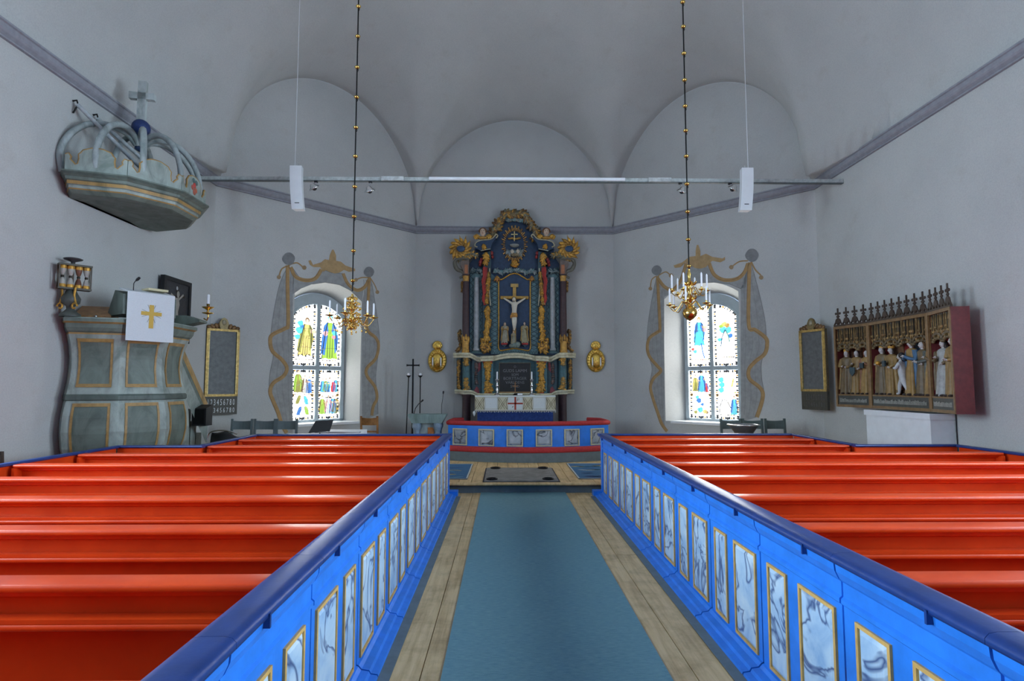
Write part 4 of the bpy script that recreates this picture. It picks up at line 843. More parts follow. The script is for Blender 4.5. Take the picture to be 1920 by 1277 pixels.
    for s in (-1, 1):
        for k in range(4): M = Matrix.Translation((c0[0]+s*(.10+.035*k), 15.03, c0[1]-.10-.01*k)) @ Matrix.Rotation(s*(.9-.12*k), 4, 'Y'); g.ell((0, 0, 0), (.03, .025, .10-.012*k), cvary(GOLD, .25), 8, 6, M)
    g.ell((c0[0], 14.99, c0[1]-.15), (.13, .06, .045), OCH, 10, 6); g.build('cherub_wings', M_GILT, ch)
    # pilaster: gilt console, red and gold drape, gilt foot on dark ground
    g = MB(); g.prism(PA(mm([(338, 1118), (338, 760), (345, 480), (340, 370), (398, 360), (402, 480), (398, 760), (396, 1118)])), 15.05, 15.2, 'y', DTEAL); pil = g.build('pilaster', M_PAINT, ALT)
    g = MB(); leafy(g, mm([(365, 380), (362, 400), (370, 425), (360, 450)]), .10, 15.03, [GOLD, OCH]); leafy(g, mm(dense([(378, 775), (372, 830), (380, 880), (375, 930), (365, 980), (372, 1020)], 2)), .085, 15.03, [GOLD, OCH, GOLD]); leafy(g, mm([(330, 1020), (345, 1050), (335, 1090), (385, 1060), (378, 1100), (350, 1110)]), .08, 15.03, [OCH, BROWN, GOLD]); leafy(g, mm([(385, 520), (383, 570), (378, 620), (376, 660), (372, 710), (368, 750)]), .06, 15.0, [OCH, GOLD, (0.3, 0.2, 0.08)]); g.build('pilaster_gilding', M_GILT, pil)
    g = MB(); rp = mm(dense([(352, 480), (350, 540), (342, 600), (350, 660), (346, 720), (358, 765)], 5)); g.band(PA(rp), [.085*(.55+.45*abs(math.sin(k*.55))) for k in range(len(rp))], 14.99, 15.05, (0.38, 0.018, 0.012)); rp2 = mm(dense([(368, 485), (366, 540), (352, 600), (365, 660), (368, 720)], 5)); g.band(PA(rp2), .05, 14.985, 15.04, (0.28, 0.014, 0.010)); g.band(PA(mm(dense([(392, 490), (388, 600), (392, 700), (398, 770)], 4))), .028, 15.0, 15.05, (0.40, 0.37, 0.27)); g.build('red_drapery', M_PAINT, pil)
    g = MB()
    for (x, y, s) in ((322, 440, .05), (330, 420, .045), (405, 372, .05), (318, 460, .04), (412, 400, .04)): c_ = A(*mm([(x, y)])[0]); g.ell((c_[0], 15.1, c_[1]), (s, .05, s*1.2), cvary((0.30, 0.035, 0.035), .2), 8, 6)
    g.build('red_ribbon', M_PAINT, pil)
# crest of carved scrolls round the top
g = MB(); cp = sym(dense([(428, 258), (412, 225), (425, 190), (452, 178), (448, 150), (478, 125), (492, 92), (515, 72), (545, 80), (577.5, 72)], 3)[:-1]+[(577.5, 72)])
leafy(g, cp, .12, 15.10, [OCH, BROWN, (0.26, 0.20, 0.10), (0.18, 0.17, 0.13)], depth=.07); g.build('crest_scrolls', M_GILT, ALT)
g = MB(); cp = sym(dense([(438, 255), (432, 215), (465, 175), (500, 120), (535, 100), (577.5, 97)], 5)); g.tube([(A(*p)[0], 15.15, A(*p)[1]) for p in cp], .03, 8, (0.10, 0.14, 0.15)); g.build('crest_moulding', M_PAINT, ALT)
g = MB(); leafy(g, sym([(520, 125), (550, 118), (577, 114)]), .07, 15.12, [LTEAL, (0.25, 0.27, 0.25)]); g.build('crest_shell', M_PAINT, ALT)
# glory of rays, cross on cloud, two cherub heads, gilt flower
g = MB(); C0 = A(578, 300)
for k in range(46):
    a = 2*math.pi*k/46; rx, rz = .345, .50; l0, l1 = .72, (1.0 if k % 2 else .88); c, s_ = math.cos(a), math.sin(a); pr = Vector((-s_, c))*.016
    q0 = Vector((C0[0]+rx*l0*c, C0[1]+rz*l0*s_)); q1 = Vector((C0[0]+rx*l1*c, C0[1]+rz*l1*s_))
    g.prism([tuple(q0-pr*.6), tuple(q0+pr*.6), tuple(q1+pr), tuple(q1-pr)], 15.15, 15.2, 'y', cvary((0.42, 0.22, 0.06), .35))
g.build('ray_glory', M_GILT, ALT)
c0 = A(577, 238); g = MB(); g.box(c0[0]-.011, c0[0]+.011, 15.13, 15.16, c0[1]-.14, c0[1]+.12, (0.75, 0.6, 0.28)); g.box(c0[0]-.085, c0[0]+.085, 15.13, 15.16, c0[1]+.025, c0[1]+.05, (0.75, 0.6, 0.28)); g.build('gilt_cross', M_GILT, ALT)
g = MB(); c0 = A(577, 258)
for k in range(5): g.ell((c0[0]-.12+.06*k, 15.16, c0[1]+.012*math.sin(k*2)), (.06, .03, .028), OCH, 8, 6)
g.build('gilt_cloud', M_GILT, ALT)
c0 = A(578, 312); g = MB(); g.lathe([(.03, -.05), (.10, -.03), (.12, .0), (.125, .02), (.02, .012)], 16, (c0[0], 15.13, c0[1]), (0.30, 0.32, 0.30)); g.build('grey_chalice_shell', M_PAINT, ALT)
for cx_ in (560, 603):
    g = MB(); c0 = A(cx_, 357); g.ell((c0[0], 15.12, c0[1]), (.05, .05, .058), (0.62, 0.55, 0.44), 12, 8)
    for s in (-1, 1): g.ell((c0[0]+s*.018, 15.073, c0[1]+.01), (.008, .006, .006), (0.03, 0.02, 0.02), 6, 5)
    g.ell((c0[0], 15.07, c0[1]-.024), (.012, .006, .005), (0.4, 0.12, 0.1), 6, 5)
    g.build('cherub_face', M_SKIN, ALT)
g = MB(); leafy(g, [(525, 350), (535, 370), (632, 350), (622, 372)], .09, 15.15, [(0.2, 0.25, 0.27), (0.26, 0.28, 0.26)]); leafy(g, [(555, 380), (600, 380)], .06, 15.15, [(0.25, 0.2, 0.12)]); g.build('cherub_feathers', M_PAINT, ALT)
g = MB(); leafy(g, [(560, 458), (580, 450), (600, 458), (580, 440)], .09, 15.15, [GOLD, (0.6, 0.28, 0.05)]); g.build('gilt_flower', M_GILT, ALT)
g = MB(); leafy(g, sym([(420, 515), (440, 500), (490, 520), (505, 505), (540, 500)]), .07, 15.14, [(0.2, 0.26, 0.27), (0.3, 0.33, 0.32), LTEAL]); g.build('niche_crest', M_PAINT, ALT)
# niche
niche = sym([(462, 1095), (462, 575), (480, 572), (510, 555), (545, 535), (577.5, 528)])
MB().prism(PA(niche), 15.12, 15.20, 'y', (0.022, 0.052, 0.115)).build('niche_panel', M_PAINT, ALT)
g = MB(); e = sym(dense([(577.5, 1088), (520, 1098), (462, 1098), (460, 1000), (459, 800), (459, 640), (460, 572), (482, 570), (510, 553), (545, 532), (577.5, 524)], 4)); g.tube([(A(*p)[0], 15.10, A(*p)[1]) for p in e], .019, 6, GOLD); nf = g.build('niche_frame', M_GILT, ALT)
for xr in (446, 708): g = MB(); leafy(g, [(xr, 550), (xr, 562)], .09, 15.08, [(0.5, 0.22, 0.08), OCH]); g.build('rosette', M_GILT, nf)
MB().prism(PA(sym([(400, 1130), (400, 1095), (462, 1100), (577.5, 1090)])), 15.13, 15.2, 'y', LTEAL).build('niche_apron', M_PAINT, ALT)
g = MB()
for k in range(18): x = 408+19*k; g.band(PA([(x, 1128), (x+10, 1106), (x+20, 1128)]), .012, 15.115, 15.13, DTEAL)
g.build('apron_lattice', M_PAINT, ALT)
# crucifix with figures
c0, c1 = A(577.5, 620), A(577.5, 1075); arm = A(577.5, 707)[1]; xw = A(683, 707)[0]-A(577.5, 707)[0]
g = MB(); g.box(c0[0]-.042, c0[0]+.042, 15.06, 15.10, c1[1], c0[1], (0.52, 0.31, 0.07)); g.tube([(c0[0]-xw, 15.08, arm), (c0[0]+xw, 15.08, arm)], .042, 8, (0.52, 0.31, 0.07)); g.box(c0[0]-.10, c0[0]+.10, 15.045, 15.08, c0[1]-.03, c0[1]+.055, (0.5, 0.33, 0.1)); cr = g.build('crucifix', M_PAINT, ALT)
bx, bz, S = c0[0], A(577.5, 810)[1], 1.0
def Z(cy): return A(577.5, cy)[1]
def Xc(cx): return A(cx, 700)[0]
J = [((Xc(574), 15.02, Z(835)), .062), ((Xc(577), 15.0, Z(790)), .066), ((Xc(576), 14.99, Z(755)), .075), ((Xc(576), 15.0, Z(735)), .03), ((Xc(574), 14.97, Z(716)), .001),
     ((Xc(560), 15.01, Z(755)), .036), ((Xc(528), 15.03, Z(733)), .028), ((Xc(495), 15.05, Z(712)), .020), ((Xc(594), 15.01, Z(755)), .036), ((Xc(628), 15.03, Z(733)), .028), ((Xc(661), 15.05, Z(712)), .020),
     ((Xc(567), 15.01, Z(860)), .048), ((Xc(568), 14.97, Z(900)), .036), ((Xc(574), 15.02, Z(945)), .026), ((Xc(575), 14.98, Z(958)), .022), ((Xc(583), 15.01, Z(860)), .048), ((Xc(584), 14.98, Z(900)), .036), ((Xc(579), 15.02, Z(945)), .026)]
J[4] = ((Xc(575), 14.985, Z(722)), .03)
body('crucified_figure', cr, Matrix.Identity(4), J, [(0, 1), (1, 2), (2, 3), (3, 4), (2, 5), (5, 6), (6, 7), (2, 8), (8, 9), (9, 10), (0, 11), (11, 12), (12, 13), (13, 14), (0, 15), (15, 16), (16, 17)], M_IVORY)
g = MB(); g.ell((Xc(573), 14.965, Z(727)), (.046, .052, .062), (0.66, 0.60, 0.48), 12, 8); g.ell((Xc(573), 14.985, Z(722)), (.052, .052, .058), (0.05, 0.03, 0.02), 12, 8); g.ell((Xc(573), 14.935, Z(740)), (.018, .015, .016), (0.10, 0.06, 0.04), 8, 6); g.build('crucified_head', M_SKIN, cr)
g = MB(); g.lathe([(.074, Z(858)), (.088, Z(850)), (.086, Z(838)), (.074, Z(826))], 16, (Xc(575), 15.01, 0), (0.52, 0.24, 0.05)); g.tube([(Xc(560), 14.95, Z(832)), (Xc(575), 14.925, Z(845)), (Xc(592), 14.95, Z(836))], .022, 7, (0.56, 0.30, 0.07)); g.tube([(Xc(560), 14.96, Z(838)), (Xc(551), 14.96, Z(850)), (Xc(549), 14.97, Z(866))], [.024, .026, .012], 7, (0.50, 0.24, 0.05)); g.build('loin_cloth', M_PAINT, cr)
def statue(cx, cyt, cyb, **kw):
    z0, z1, x = A(cx, cyb)[1], A(cx, cyt)[1], A(cx, cyb)[0]; o = robed('mourner_figure', ALT, Matrix.Translation((x, 14.98, z0)), (z1-z0), **kw); return x, z0
for cx_, cyt, cyb, kw in ((502, 895, 1052, dict(robe=(0.30, 0.27, 0.2), mantle=(0.36, 0.22, 0.07), hair=(0.35, 0.2, 0.05), pose=3, lean=.3)), (655, 893, 1052, dict(robe=(0.30, 0.27, 0.16), mantle=(0.38, 0.25, 0.08), hair=(0.04, 0.03, 0.02), pose=2, lean=-.3))):
    x, z0 = statue(cx_, cyt, cyb, **kw); g = MB(); g.lathe([(.075, -.04), (.09, -.02), (.08, 0)], 12, (x, 14.98, z0), (0.42, 0.03, 0.03)); g.prism([(x-.06, z0-.04), (x+.06, z0-.04), (x, z0-.10)], 15.0, 15.12, 'y', (0.06, 0.1, 0.13)); g.build('red_console', M_PAINT, ALT)
x, z0 = A(566, 1060)[0], A(566, 1062)[1]
robed('kneeling_figure', ALT, Matrix.Translation((x, 14.95, z0)), A(566, 962)[1]-z0, robe=(0.30, 0.28, 0.2), mantle=(0.34, 0.28, 0.14), hair=(0.45, 0.28, 0.08), pose=3, lean=.5)
g = MB(); 
for (cx_, cy, s) in ((555, 1072, .07), (578, 1068, .09), (600, 1060, .08), (600, 1075, .06)): c_ = A(cx_, cy); g.ell((c_[0], 14.97, c_[1]), (s, .09, s*.8), cvary((0.17, 0.22, 0.2), .2), 9, 7)
g.build('rocky_mound', M_PAINT, ALT)
# cream mouldings: a cornice profile following the stepped front
def moulding(name, path, hgt):
    """path: (crop3 x, crop3 y of the mid line, projection y)"""
    P = []
    for x, y, d in path: q = A3(x, y); P.append((q[0], d, q[1]))
    sec = [(0.30, -.5), (0, -.5), (-.015, -.38), (-.02, -.1), (-.055, .12), (-.065, .4), (-.05, .5), (0.30, .5)]
    MB().rings([[(x, min(15.38, d+a), z+b*hgt) for a, b in sec] for x, d, z in P], CREAM, smooth=False).build(name, M_PAINT, ALT)
hl = [(75, 125, 15.05), (190, 125, 15.05), (195, 125, 14.90), (320, 128, 14.90), (360, 145, 14.98), (420, 178, 15.02), (465, 188, 15.02), (472, 182, 14.86), (655, 172, 14.86), (665, 170, 14.98), (760, 148, 14.94), (860, 134, 14.90), (958, 130, 14.88)]
moulding('upper_moulding', hl+[(1916-x, y, d) for x, y, d in hl[::-1]], .13)
ll = [(95, 648, 15.05), (190, 650, 15.05), (196, 655, 14.92), (330, 658, 14.92), (370, 668, 14.98), (430, 700, 15.02), (475, 704, 14.90), (660, 704, 14.90), (670, 700, 14.98), (958, 696, 14.96)]
moulding('lower_moulding', ll+[(1916-x, y, d) for x, y, d in ll[::-1]], .11)
PB = lambda pts: [A3(*p) for p in pts]
MB().prism(PB([(120, 660), (120, 140), (958, 150), (1796, 140), (1796, 660), (1450, 700), (470, 700)]), 15.12, 15.34, 'y', TEAL).build('predella_board', M_PAINT, ALT)
for mm in (lambda p: p, lambda p: [(1916-x, y) for x, y in p]):
    g = MB(); g.prism(PB(mm([(488, 690), (488, 205), (650, 205), (650, 690)])), 14.96, 15.12, 'y', TEAL); pe = g.build('predella_pilaster', M_PAINT, ALT)
    g = MB(); 
    leafy(g, mm([(530, 240), (560, 245), (600, 240), (540, 280), (590, 285), (560, 320), (590, 340), (570, 380), (575, 420), (572, 455)]), .075, 14.95, [GOLD, GOLD, OCH], A3); leafy(g, mm([(575, 500), (550, 540), (600, 540), (555, 590), (610, 590), (560, 630), (600, 630)]), .085, 14.95, [GOLD, OCH], A3); g.build('pilaster_foliage', M_GILT, pe)
    g = MB(); g.prism(PB(mm([(500, 232), (500, 208), (640, 208), (640, 232), (590, 222), (550, 228)])), 14.94, 14.96, 'y', REDV); g.build('red_field', M_PAINT, pe); g = MB(); g.prism(PB(mm([(520, 682), (560, 650), (575, 600), (595, 650), (640, 682)])), 14.935, 14.96, 'y', (0.40, 0.03, 0.02)); g.build('red_field', M_PAINT, pe)
    g = MB(); g.prism(PB(mm([(120, 630), (120, 165), (185, 165), (185, 630)])), 15.06, 15.12, 'y', DTEAL); g.prism(PB(mm([(345, 650), (345, 180), (480, 215), (480, 690), (430, 690)])), 15.05, 15.12, 'y', DTEAL); g.prism(PB(mm([(425, 370), (440, 230), (470, 230), (470, 330)])), 15.03, 15.05, 'y', (0.22, 0.03, 0.035)); g.prism(PB(mm([(370, 640), (410, 570), (440, 600), (450, 672), (410, 665)])), 15.03, 15.05, 'y', (0.2, 0.03, 0.04)); g.build('side_bay', M_PAINT, ALT)
    (cx_, z1), (_, z0) = A3(*mm([(262, 165)])[0]), A3(*mm([(262, 640)])[0]); g = MB(); g.lathe([(.115, z0), (.095, z0+.03), (.10, (z0+z1)/2), (.095, z1-.03), (.115, z1)], 18, (cx_, 15.03, 0), TEAL); dr = g.build('predella_drum', M_PAINT, ALT)
    g = MB(); leafy(g, mm([(240, 180), (285, 180), (262, 215), (262, 250), (245, 610), (285, 605), (262, 560), (262, 500), (262, 470)]), .075, 14.94, [OCH, OCH, (0.3, 0.22, 0.1)], A3); leafy(g, mm([(150, 190), (155, 240), (150, 300), (155, 350), (148, 420), (155, 490), (150, 550), (160, 610)]), .05, 15.05, [OCH, BROWN], A3); leafy(g, mm([(405, 230), (410, 300), (400, 450), (410, 520)]), .05, 15.04, [(0.16, 0.17, 0.17), (0.25, 0.15, 0.13)], A3); g.build('drum_foliage', M_GILT, dr)
    x0, x1 = sorted((A3(*mm([(205, 700)])[0])[0], A3(*mm([(325, 700)])[0])[0])); zt_ = A3(262, 690)[1]
    MB().lathe([(.125, .36), (.125, .45), (.105, .48), (.108, 1.0), (.105, zt_-.06), (.12, zt_)], 18, ((x0+x1)/2, 15.05, 0), MAROON).build('support_column', M_PAINT, ALT)
g = MB(); g.prism(PB([(735, 655), (735, 230), (1192, 230), (1192, 655)]), 15.07, 15.12, 'y', (0.014, 0.014, 0.016)); tp = g.build('text_panel', M_PAINT, ALT)
g = MB(); x0, z1 = A3(735, 230); x1, z0 = A3(1192, 655)
for q in ((x0, x1, z1-.012, z1), (x0, x0+.012, z0, z1), (x1-.012, x1, z0, z1)): g.box(q[0], q[1], 15.05, 15.07, q[2], q[3], (0.2, 0.15, 0.07))
g.box(x0, x1, 15.04, 15.07, z0-.03, z0+.01, (0.34, 0.19, 0.07)); g.box(x0, x1, 15.03, 15.07, z0-.045, z0-.03, (0.3, 0.16, 0.06)); g.build('panel_frame', M_PAINT, tp)
M_DIMTXT = solid('dim_grey_lettering', (0.20, 0.20, 0.21), 0.6, 0, 0.2); MT = lambda x, z, y: Matrix.Translation((x, y, z)) @ Matrix.Rotation(R(90), 4, 'X')
for k, (cy, txt, sz) in enumerate(((290, 'O', .08), (348, 'GUDS LAMM', .11), (405, 'SOM', .09), (460, 'BORTTAGER', .105), (518, 'VÄRLDENS', .10), (575, 'SYND', .09))):
    p = A3(965, cy); text_mesh(txt, sz, MT(p[0], p[1], 15.066), 'lettering', M_DIMTXT, tp)
# ================================================================ PULPIT
PC = Vector((-6.05, 8.65, 0)); NS = 10      # half engaged in the wall
va = math.atan2(-PC.y, CX-PC.x)                     # direction from the pulpit to the aisle end
TH = R(-53)
def inside(o):                                    # trim what would stand inside the wall
    for v in o.data.vertices: v.co.x = max(v.co.x, XL+.004)
    return o
LG = (0.285, 0.325, 0.295); MG = (0.13, 0.16, 0.135); DG = (0.085, 0.11, 0.095); GO = (0.36, 0.215, 0.07)
def prof_r(prof, z):
    for (r0, z0), (r1, z1) in zip(prof, prof[1:]):
        if min(z0, z1) <= z <= max(z0, z1): return r0+(r1-r0)*(z-z0)/(z1-z0 or 1)
    return prof[-1][0]
PROF = [(.22, .0), (.22, .12), (.16, .18), (.16, .35), (.42, .45), (.68, .58), (.87, .78), (.965, .98), (1.0, 1.18), (.985, 1.38), (.945, 1.53), (.93, 1.56), (.955, 1.57), (.955, 1.62), (.935, 1.64), (.895, 1.78), (.868, 1.95), (.872, 2.10), (.90, 2.25), (.945, 2.36), (.955, 2.38), (.955, 2.40), (.985, 2.42), (1.01, 2.46), (1.02, 2.51), (1.06, 2.53), (1.06, 2.57), (1.04, 2.585)]
PROF = [(r, z if z < .5 else 1.75+(z-1.75)*1.065) for r, z in PROF]
pul = thing('pulpit', 'green grey marbled pulpit with bulging panelled body by the wall', 'pulpit', (PC.x, PC.y, 0))
cols = [LG]*len(PROF)
for i in range(len(PROF)-1):
    z = 1.75+(PROF[i][1]-1.75)/1.065+.0001
    if 1.56 <= z < 1.63: cols[i] = DG
    if 2.375 <= z < 2.39: cols[i] = GO
    if 2.39 <= z < 2.5: cols[i] = MG
    if 2.5 <= z < 2.56: cols[i] = GO if z < 2.52 else MG
    if z < .4: cols[i] = MG
MB().lathe(PROF, NS, (PC.x, PC.y, 0), cols, False, TH).build('pulpit_body', M_GREEN, pul)
inside(bpy.data.objects['pulpit_body'])
def face_pt(k, f, z, prof, off, c=PC):
    """point on face k at fraction f (-1..1) of its width, offset outwards"""
    r = prof_r(prof, z); a0, a1 = TH+2*math.pi*k/NS, TH+2*math.pi*(k+1)/NS; p0, p1 = Vector((math.cos(a0), math.sin(a0), 0))*r, Vector((math.cos(a1), math.sin(a1), 0))*r
    n = ((p0+p1)/2).normalized(); return c+p0.lerp(p1, (f+1)/2)+n*off+Vector((0, 0, z))
for k in range(NS):
    mid = TH+2*math.pi*(k+.5)/NS; 
    if math.cos(mid) < -.05: continue
    for z0, z1, wf0 in ((1.77, 2.32, .62), (.76, 1.47, .62)):
        n = 10; zs = [z0+(z1-z0)*q/n for q in range(n+1)]
        fr_ = MB(); t_ = .09; tz = .045
        def strip(fa, fb, za, zb_, mb, off, m=6):
            zz = [za+(zb_-za)*q/m for q in range(m+1)]
            mb.rings([[tuple(face_pt(k, fa, z, PROF, -.004)), tuple(face_pt(k, fa, z, PROF, off)), tuple(face_pt(k, fb, z, PROF, off)), tuple(face_pt(k, fb, z, PROF, -.004))] for z in zz], GO if mb is fr_ else MG, smooth=False)
        strip(-wf0-t_, -wf0, z0-tz, z1+tz, fr_, .014, 10); strip(wf0, wf0+t_, z0-tz, z1+tz, fr_, .014, 10); strip(-wf0, wf0, z0-tz, z0, fr_, .014, 2); strip(-wf0, wf0, z1, z1+tz, fr_, .014, 2)
        f_ = inside(fr_.build('panel_frame', M_PAINT, pul)); p_ = MB(); strip(-wf0, wf0, z0, z1, p_, .005, 10); inside(p_.build('marbled_panel', M_GREEN, pul))
# rim ledge floor and stair
MB().lathe([(.80, 1.98), (.80, 2.0)], NS, (PC.x, PC.y, 0), DG, False, TH, caps=True).build('pulpit_floor', M_GREEN, pul); inside(bpy.data.objects['pulpit_floor'])
a_, b_ = ony(350, 668, 9.65), ony(389, 772, 10.65)
g = MB()
for dz0, dz1, col, wd in ((0, .09, GO, .10), (-.10, 0, MG, .08), (-.55, -.10, LG, .05)):
    g.rings([[(q.x+wd*.5*0.3, q.y-wd/2, q.z+dz0), (q.x, q.y+wd/2, q.z+dz0), (q.x, q.y+wd/2, q.z+dz1), (q.x+wd*.15, q.y-wd/2, q.z+dz1)] for q in (a_+Vector((-.12, -.15, .28)), b_)], col, smooth=False)
g.build('stair_balustrade', M_GREEN, pul)
g = MB(); q0 = Vector((-5.86, 9.6, 2.0)); q1 = Vector((-5.86, 11.15, .24))
for k in range(9): f = k/8; q = q0.lerp(q1, f); g.box(q.x-.32, q.x+.04, q.y-.02, q.y+.20, CH, q.z, LG)
g.build('stair_steps', M_GREEN, pul)
# small ledge shelf with candle bracket on the far rim
sp = ony(362, 605, 9.2); g = MB(); g.prism([(-.22, -.08), (.16, .0), (.16, .03), (-.05, .10), (-.22, .10)], -.12, .12, 'y', MG, Matrix.Translation(sp)); g.build('rim_bracket', M_GREEN, pul)
# antependium cloth
kB = min(range(NS), key=lambda k: abs(((TH+2*math.pi*(k+.5)/NS)+R(35)+math.pi) % (2*math.pi)-math.pi))
mid = TH+2*math.pi*(kB+.5)/NS; nB = Vector((math.cos(mid), math.sin(mid), 0)); tB = Vector((-nB.y, nB.x, 0))
P0 = PC+nB*(1.06*math.cos(math.pi/NS)+.03)
def MF(o, n): t_ = Vector((-n.y, n.x, 0)); return Matrix(((t_.x, -n.x, 0, o.x), (t_.y, -n.y, 0, o.y), (0, 0, 1, o.z), (0, 0, 0, 1)))
pd = ony(284, 598, 8.05-.45)
MP = MF(P0+Vector((0, 0, .105)), nB)
t = thing('pulpit_hanging', 'white pulpit hanging with a gold cross over the rim', 'cloth', tuple(P0+Vector((0, 0, 2.3))))
g = MB(MP); g.box(-.30, .30, -.018, 0, 2.24, 2.90, (0.62, 0.65, 0.68)); g.rings([[(-.30, -.018, 2.90), (.30, -.018, 2.90), (.30, 0, 2.90), (-.30, 0, 2.90)], [(-.30, .25, 2.97), (.30, .25, 2.97), (.30, .26, 2.95), (-.30, .26, 2.95)]], (0.62, 0.65, 0.68), smooth=False); g.build('cloth', M_CLOTH, t)
g = MB(MP); YG = (0.58, 0.38, 0.08); g.box(-.028, .028, -.024, -.018, 2.42, 2.74, YG); g.box(-.13, .13, -.025, -.018, 2.595, 2.645, YG)
for k in range(8): a = R(22.5+45*k); g.band([(.05*math.cos(a), 2.62+.05*math.sin(a)), (.13*math.cos(a), 2.62+.13*math.sin(a))], .006, -.021, -.018, (0.3, 0.3, 0.28))
g.build('gold_cross', M_CLOTH, t)
t = thing('reading_desk', 'sloping green grey book rest behind the white hanging on the pulpit', 'book rest', tuple(P0+Vector((0, 0, 2.64))))
g = MB(MP); g.prism([(.02, 2.59), (.02, 2.87), (.27, 2.94), (.50, 2.62), (.50, 2.59)], -.34, .34, 'x', DG) if False else None
g.add([(-.34, .02, 2.59), (-.34, .03, 2.86), (-.34, .28, 2.93), (-.34, .5, 2.59), (.34, .02, 2.59), (.34, .03, 2.86), (.34, .28, 2.93), (.34, .5, 2.59)], [(0, 1, 2, 3), (7, 6, 5, 4), (0, 4, 5, 1), (1, 5, 6, 2), (2, 6, 7, 3), (0, 3, 7, 4)], DG); g.build('desk', M_GREEN, t)
g = MB(MP); g.box(-.02, .24, .05, .26, 2.955, 2.985, (0.62, 0.55, 0.35)); g.build('open_pages', M_CLOTH, t)
def mic(name, label, base, pts, r=.006):
    t = thing(name, label, 'microphone', tuple(base)); P = [Vector(p) for p in pts]
    MB().tube(P, r, 7).build('gooseneck', M_BLACK, t); d = (P[-1]-P[-2]).normalized(); MB().tube([P[-1]-d*.01, P[-1]+d*.02, P[-1]+d*.06], [.012, .02, .017], 10).build('capsule', M_BLACK, t)
p = ony(250, 548, 7.95); mic('pulpit_microphone', 'black gooseneck microphone rising beside the white pulpit hanging', p+Vector((0, .1, -.35)), [p+Vector((0, .1, -.30)), p, p+Vector((.0, 0, .12)), p+Vector((.03, -.02, .145)), p+Vector((.055, -.03, .16))])
# wooden lectern box on the rim, hourglass, framed picture, candle bracket
p = ony(165, 590, 7.62); M = Matrix.Translation(PC+Vector((-.15, -.62, 2.585))) @ Matrix.Rotation(va+R(90), 4, 'Z')
p = ony(172, 598, 7.88); M = Matrix.Translation((p.x, p.y, 2.64)) @ Matrix.Rotation(R(20), 4, 'Z')
t = thing('wooden_box', 'small brown sloping wooden box on the pulpit rim by the hourglass', 'box', (p.x, p.y, 2.64)); g = MB(M)
g.add([(-.20, 0, 0), (.22, 0, 0), (.22, .42, 0), (-.20, .42, 0), (-.20, 0, .04), (.22, 0, .04), (.16, .30, .20), (-.20, .30, .20), (.22, .42, .04), (-.2, .42, .04)], [(0, 1, 2, 3), (0, 4, 5, 1), (4, 7, 6, 5), (7, 9, 8, 6), (1, 5, 6, 8, 2), (0, 3, 9, 7, 4), (3, 2, 8, 9)], (0.38, 0.20, 0.07)); g.build('box_body', M_WOODB, t)
MB(M).ell((.05, -.012, .03), .018, (0.6, 0.6, 0.6)).build('knob', M_SILVER, t)
hp = ony(131, 597, 7.68); hp.z = 2.64; s_ = 1.0
t = thing('hourglass_stand', 'gilded pulpit hourglass with four glasses on a scrolled foot', 'hourglass', tuple(hp))
hz = lambda cy: ony(131, 460+cy/3.19, 7.68).z
g = MB(); g.lathe([(.12, 0), (.12, .03), (.08, .06), (.045, .10), (.05, .14), (.10, .18), (.11, .24), (.075, .30), (.05, .36), (.03, .40), (.028, hz(265)-hp.z)], 16, tuple(hp), (0.07, 0.08, 0.07)); g.lathe([(.025, hz(115)), (.025, hz(100)), (.10, hz(88)), (.11, hz(82)), (.085, hz(78))], 16, (hp.x, hp.y, 0), (0.05, 0.05, 0.05)); g.tube([(hp.x, hp.y, hz(262)), (hp.x, hp.y, hz(112))], .018, 8, (0.08, 0.05, 0.03)); g.build('stand', M_PAINT, t)
g = MB()
for s in (-1, 1):
    c_ = [Vector((hp.x+s*(.09+.04*math.cos(a)*(1-.1*a)), hp.y-.06, hp.z+.13+.05*math.sin(a)*(1-.1*a))) for a in [k*.5 for k in range(12)]]; g.tube(c_, .012, 6, GOLD); g.tube([(hp.x+s*.10, hp.y-.05, hp.z+.17), (hp.x+s*.075, hp.y-.05, hp.z+.28), (hp.x+s*.09, hp.y-.05, hp.z+.38)], .014, 6, GOLD)
g.build('gilt_scrolls', M_GILT, t)['kind'] = 'stuff'
zt_, zb_ = hz(122), hz(262); g = MB(); MH = Matrix.Translation((hp.x+.03, hp.y, 0)) @ Matrix.Rotation(R(48), 4, 'Z') @ Matrix.Scale(.86, 4, (1, 0, 0))
for z in (zt_, zb_): g.box(-.21, .21, -.06, .06, z-.012, z+.012, (0.06, 0.05, 0.03), MH)
for x in (-.20, .20): g.box(x-.008, x+.008, -.05, -.035, zb_, zt_, (0.06, 0.04, 0.02), MH); g.box(x-.008, x+.008, .035, .05, zb_, zt_, (0.06, 0.04, 0.02), MH)
g.build('frame', M_PAINT, t)
zm = (zt_+zb_)/2; hh = (zt_-zb_)/2
for k in range(4):
    x = -.15+.10*k; g = MB(MH); g.lathe([(.042, -hh+.012), (.046, -hh*.6), (.03, -hh*.25), (.008, 0), (.03, hh*.25), (.046, hh*.6), (.042, hh-.012)], 12, (x, 0, zm), (0.42, 0.40, 0.36) if k != 2 else (0.16, 0.06, 0.03)); gl = g.build('sand_glass', M_PAINT, t)
    g = MB(MH)
    for z in (zb_+.03, zt_-.03): g.lathe([(.046, -.025), (.052, 0), (.046, .025)], 12, (x, 0, z), GOLD)
    g.lathe([(.02, -.015), (.024, 0), (.02, .015)], 10, (x, 0, zm), (0.04, 0.03, 0.02)); g.build('gilt_collar', M_GILT, gl)['kind'] = 'stuff'
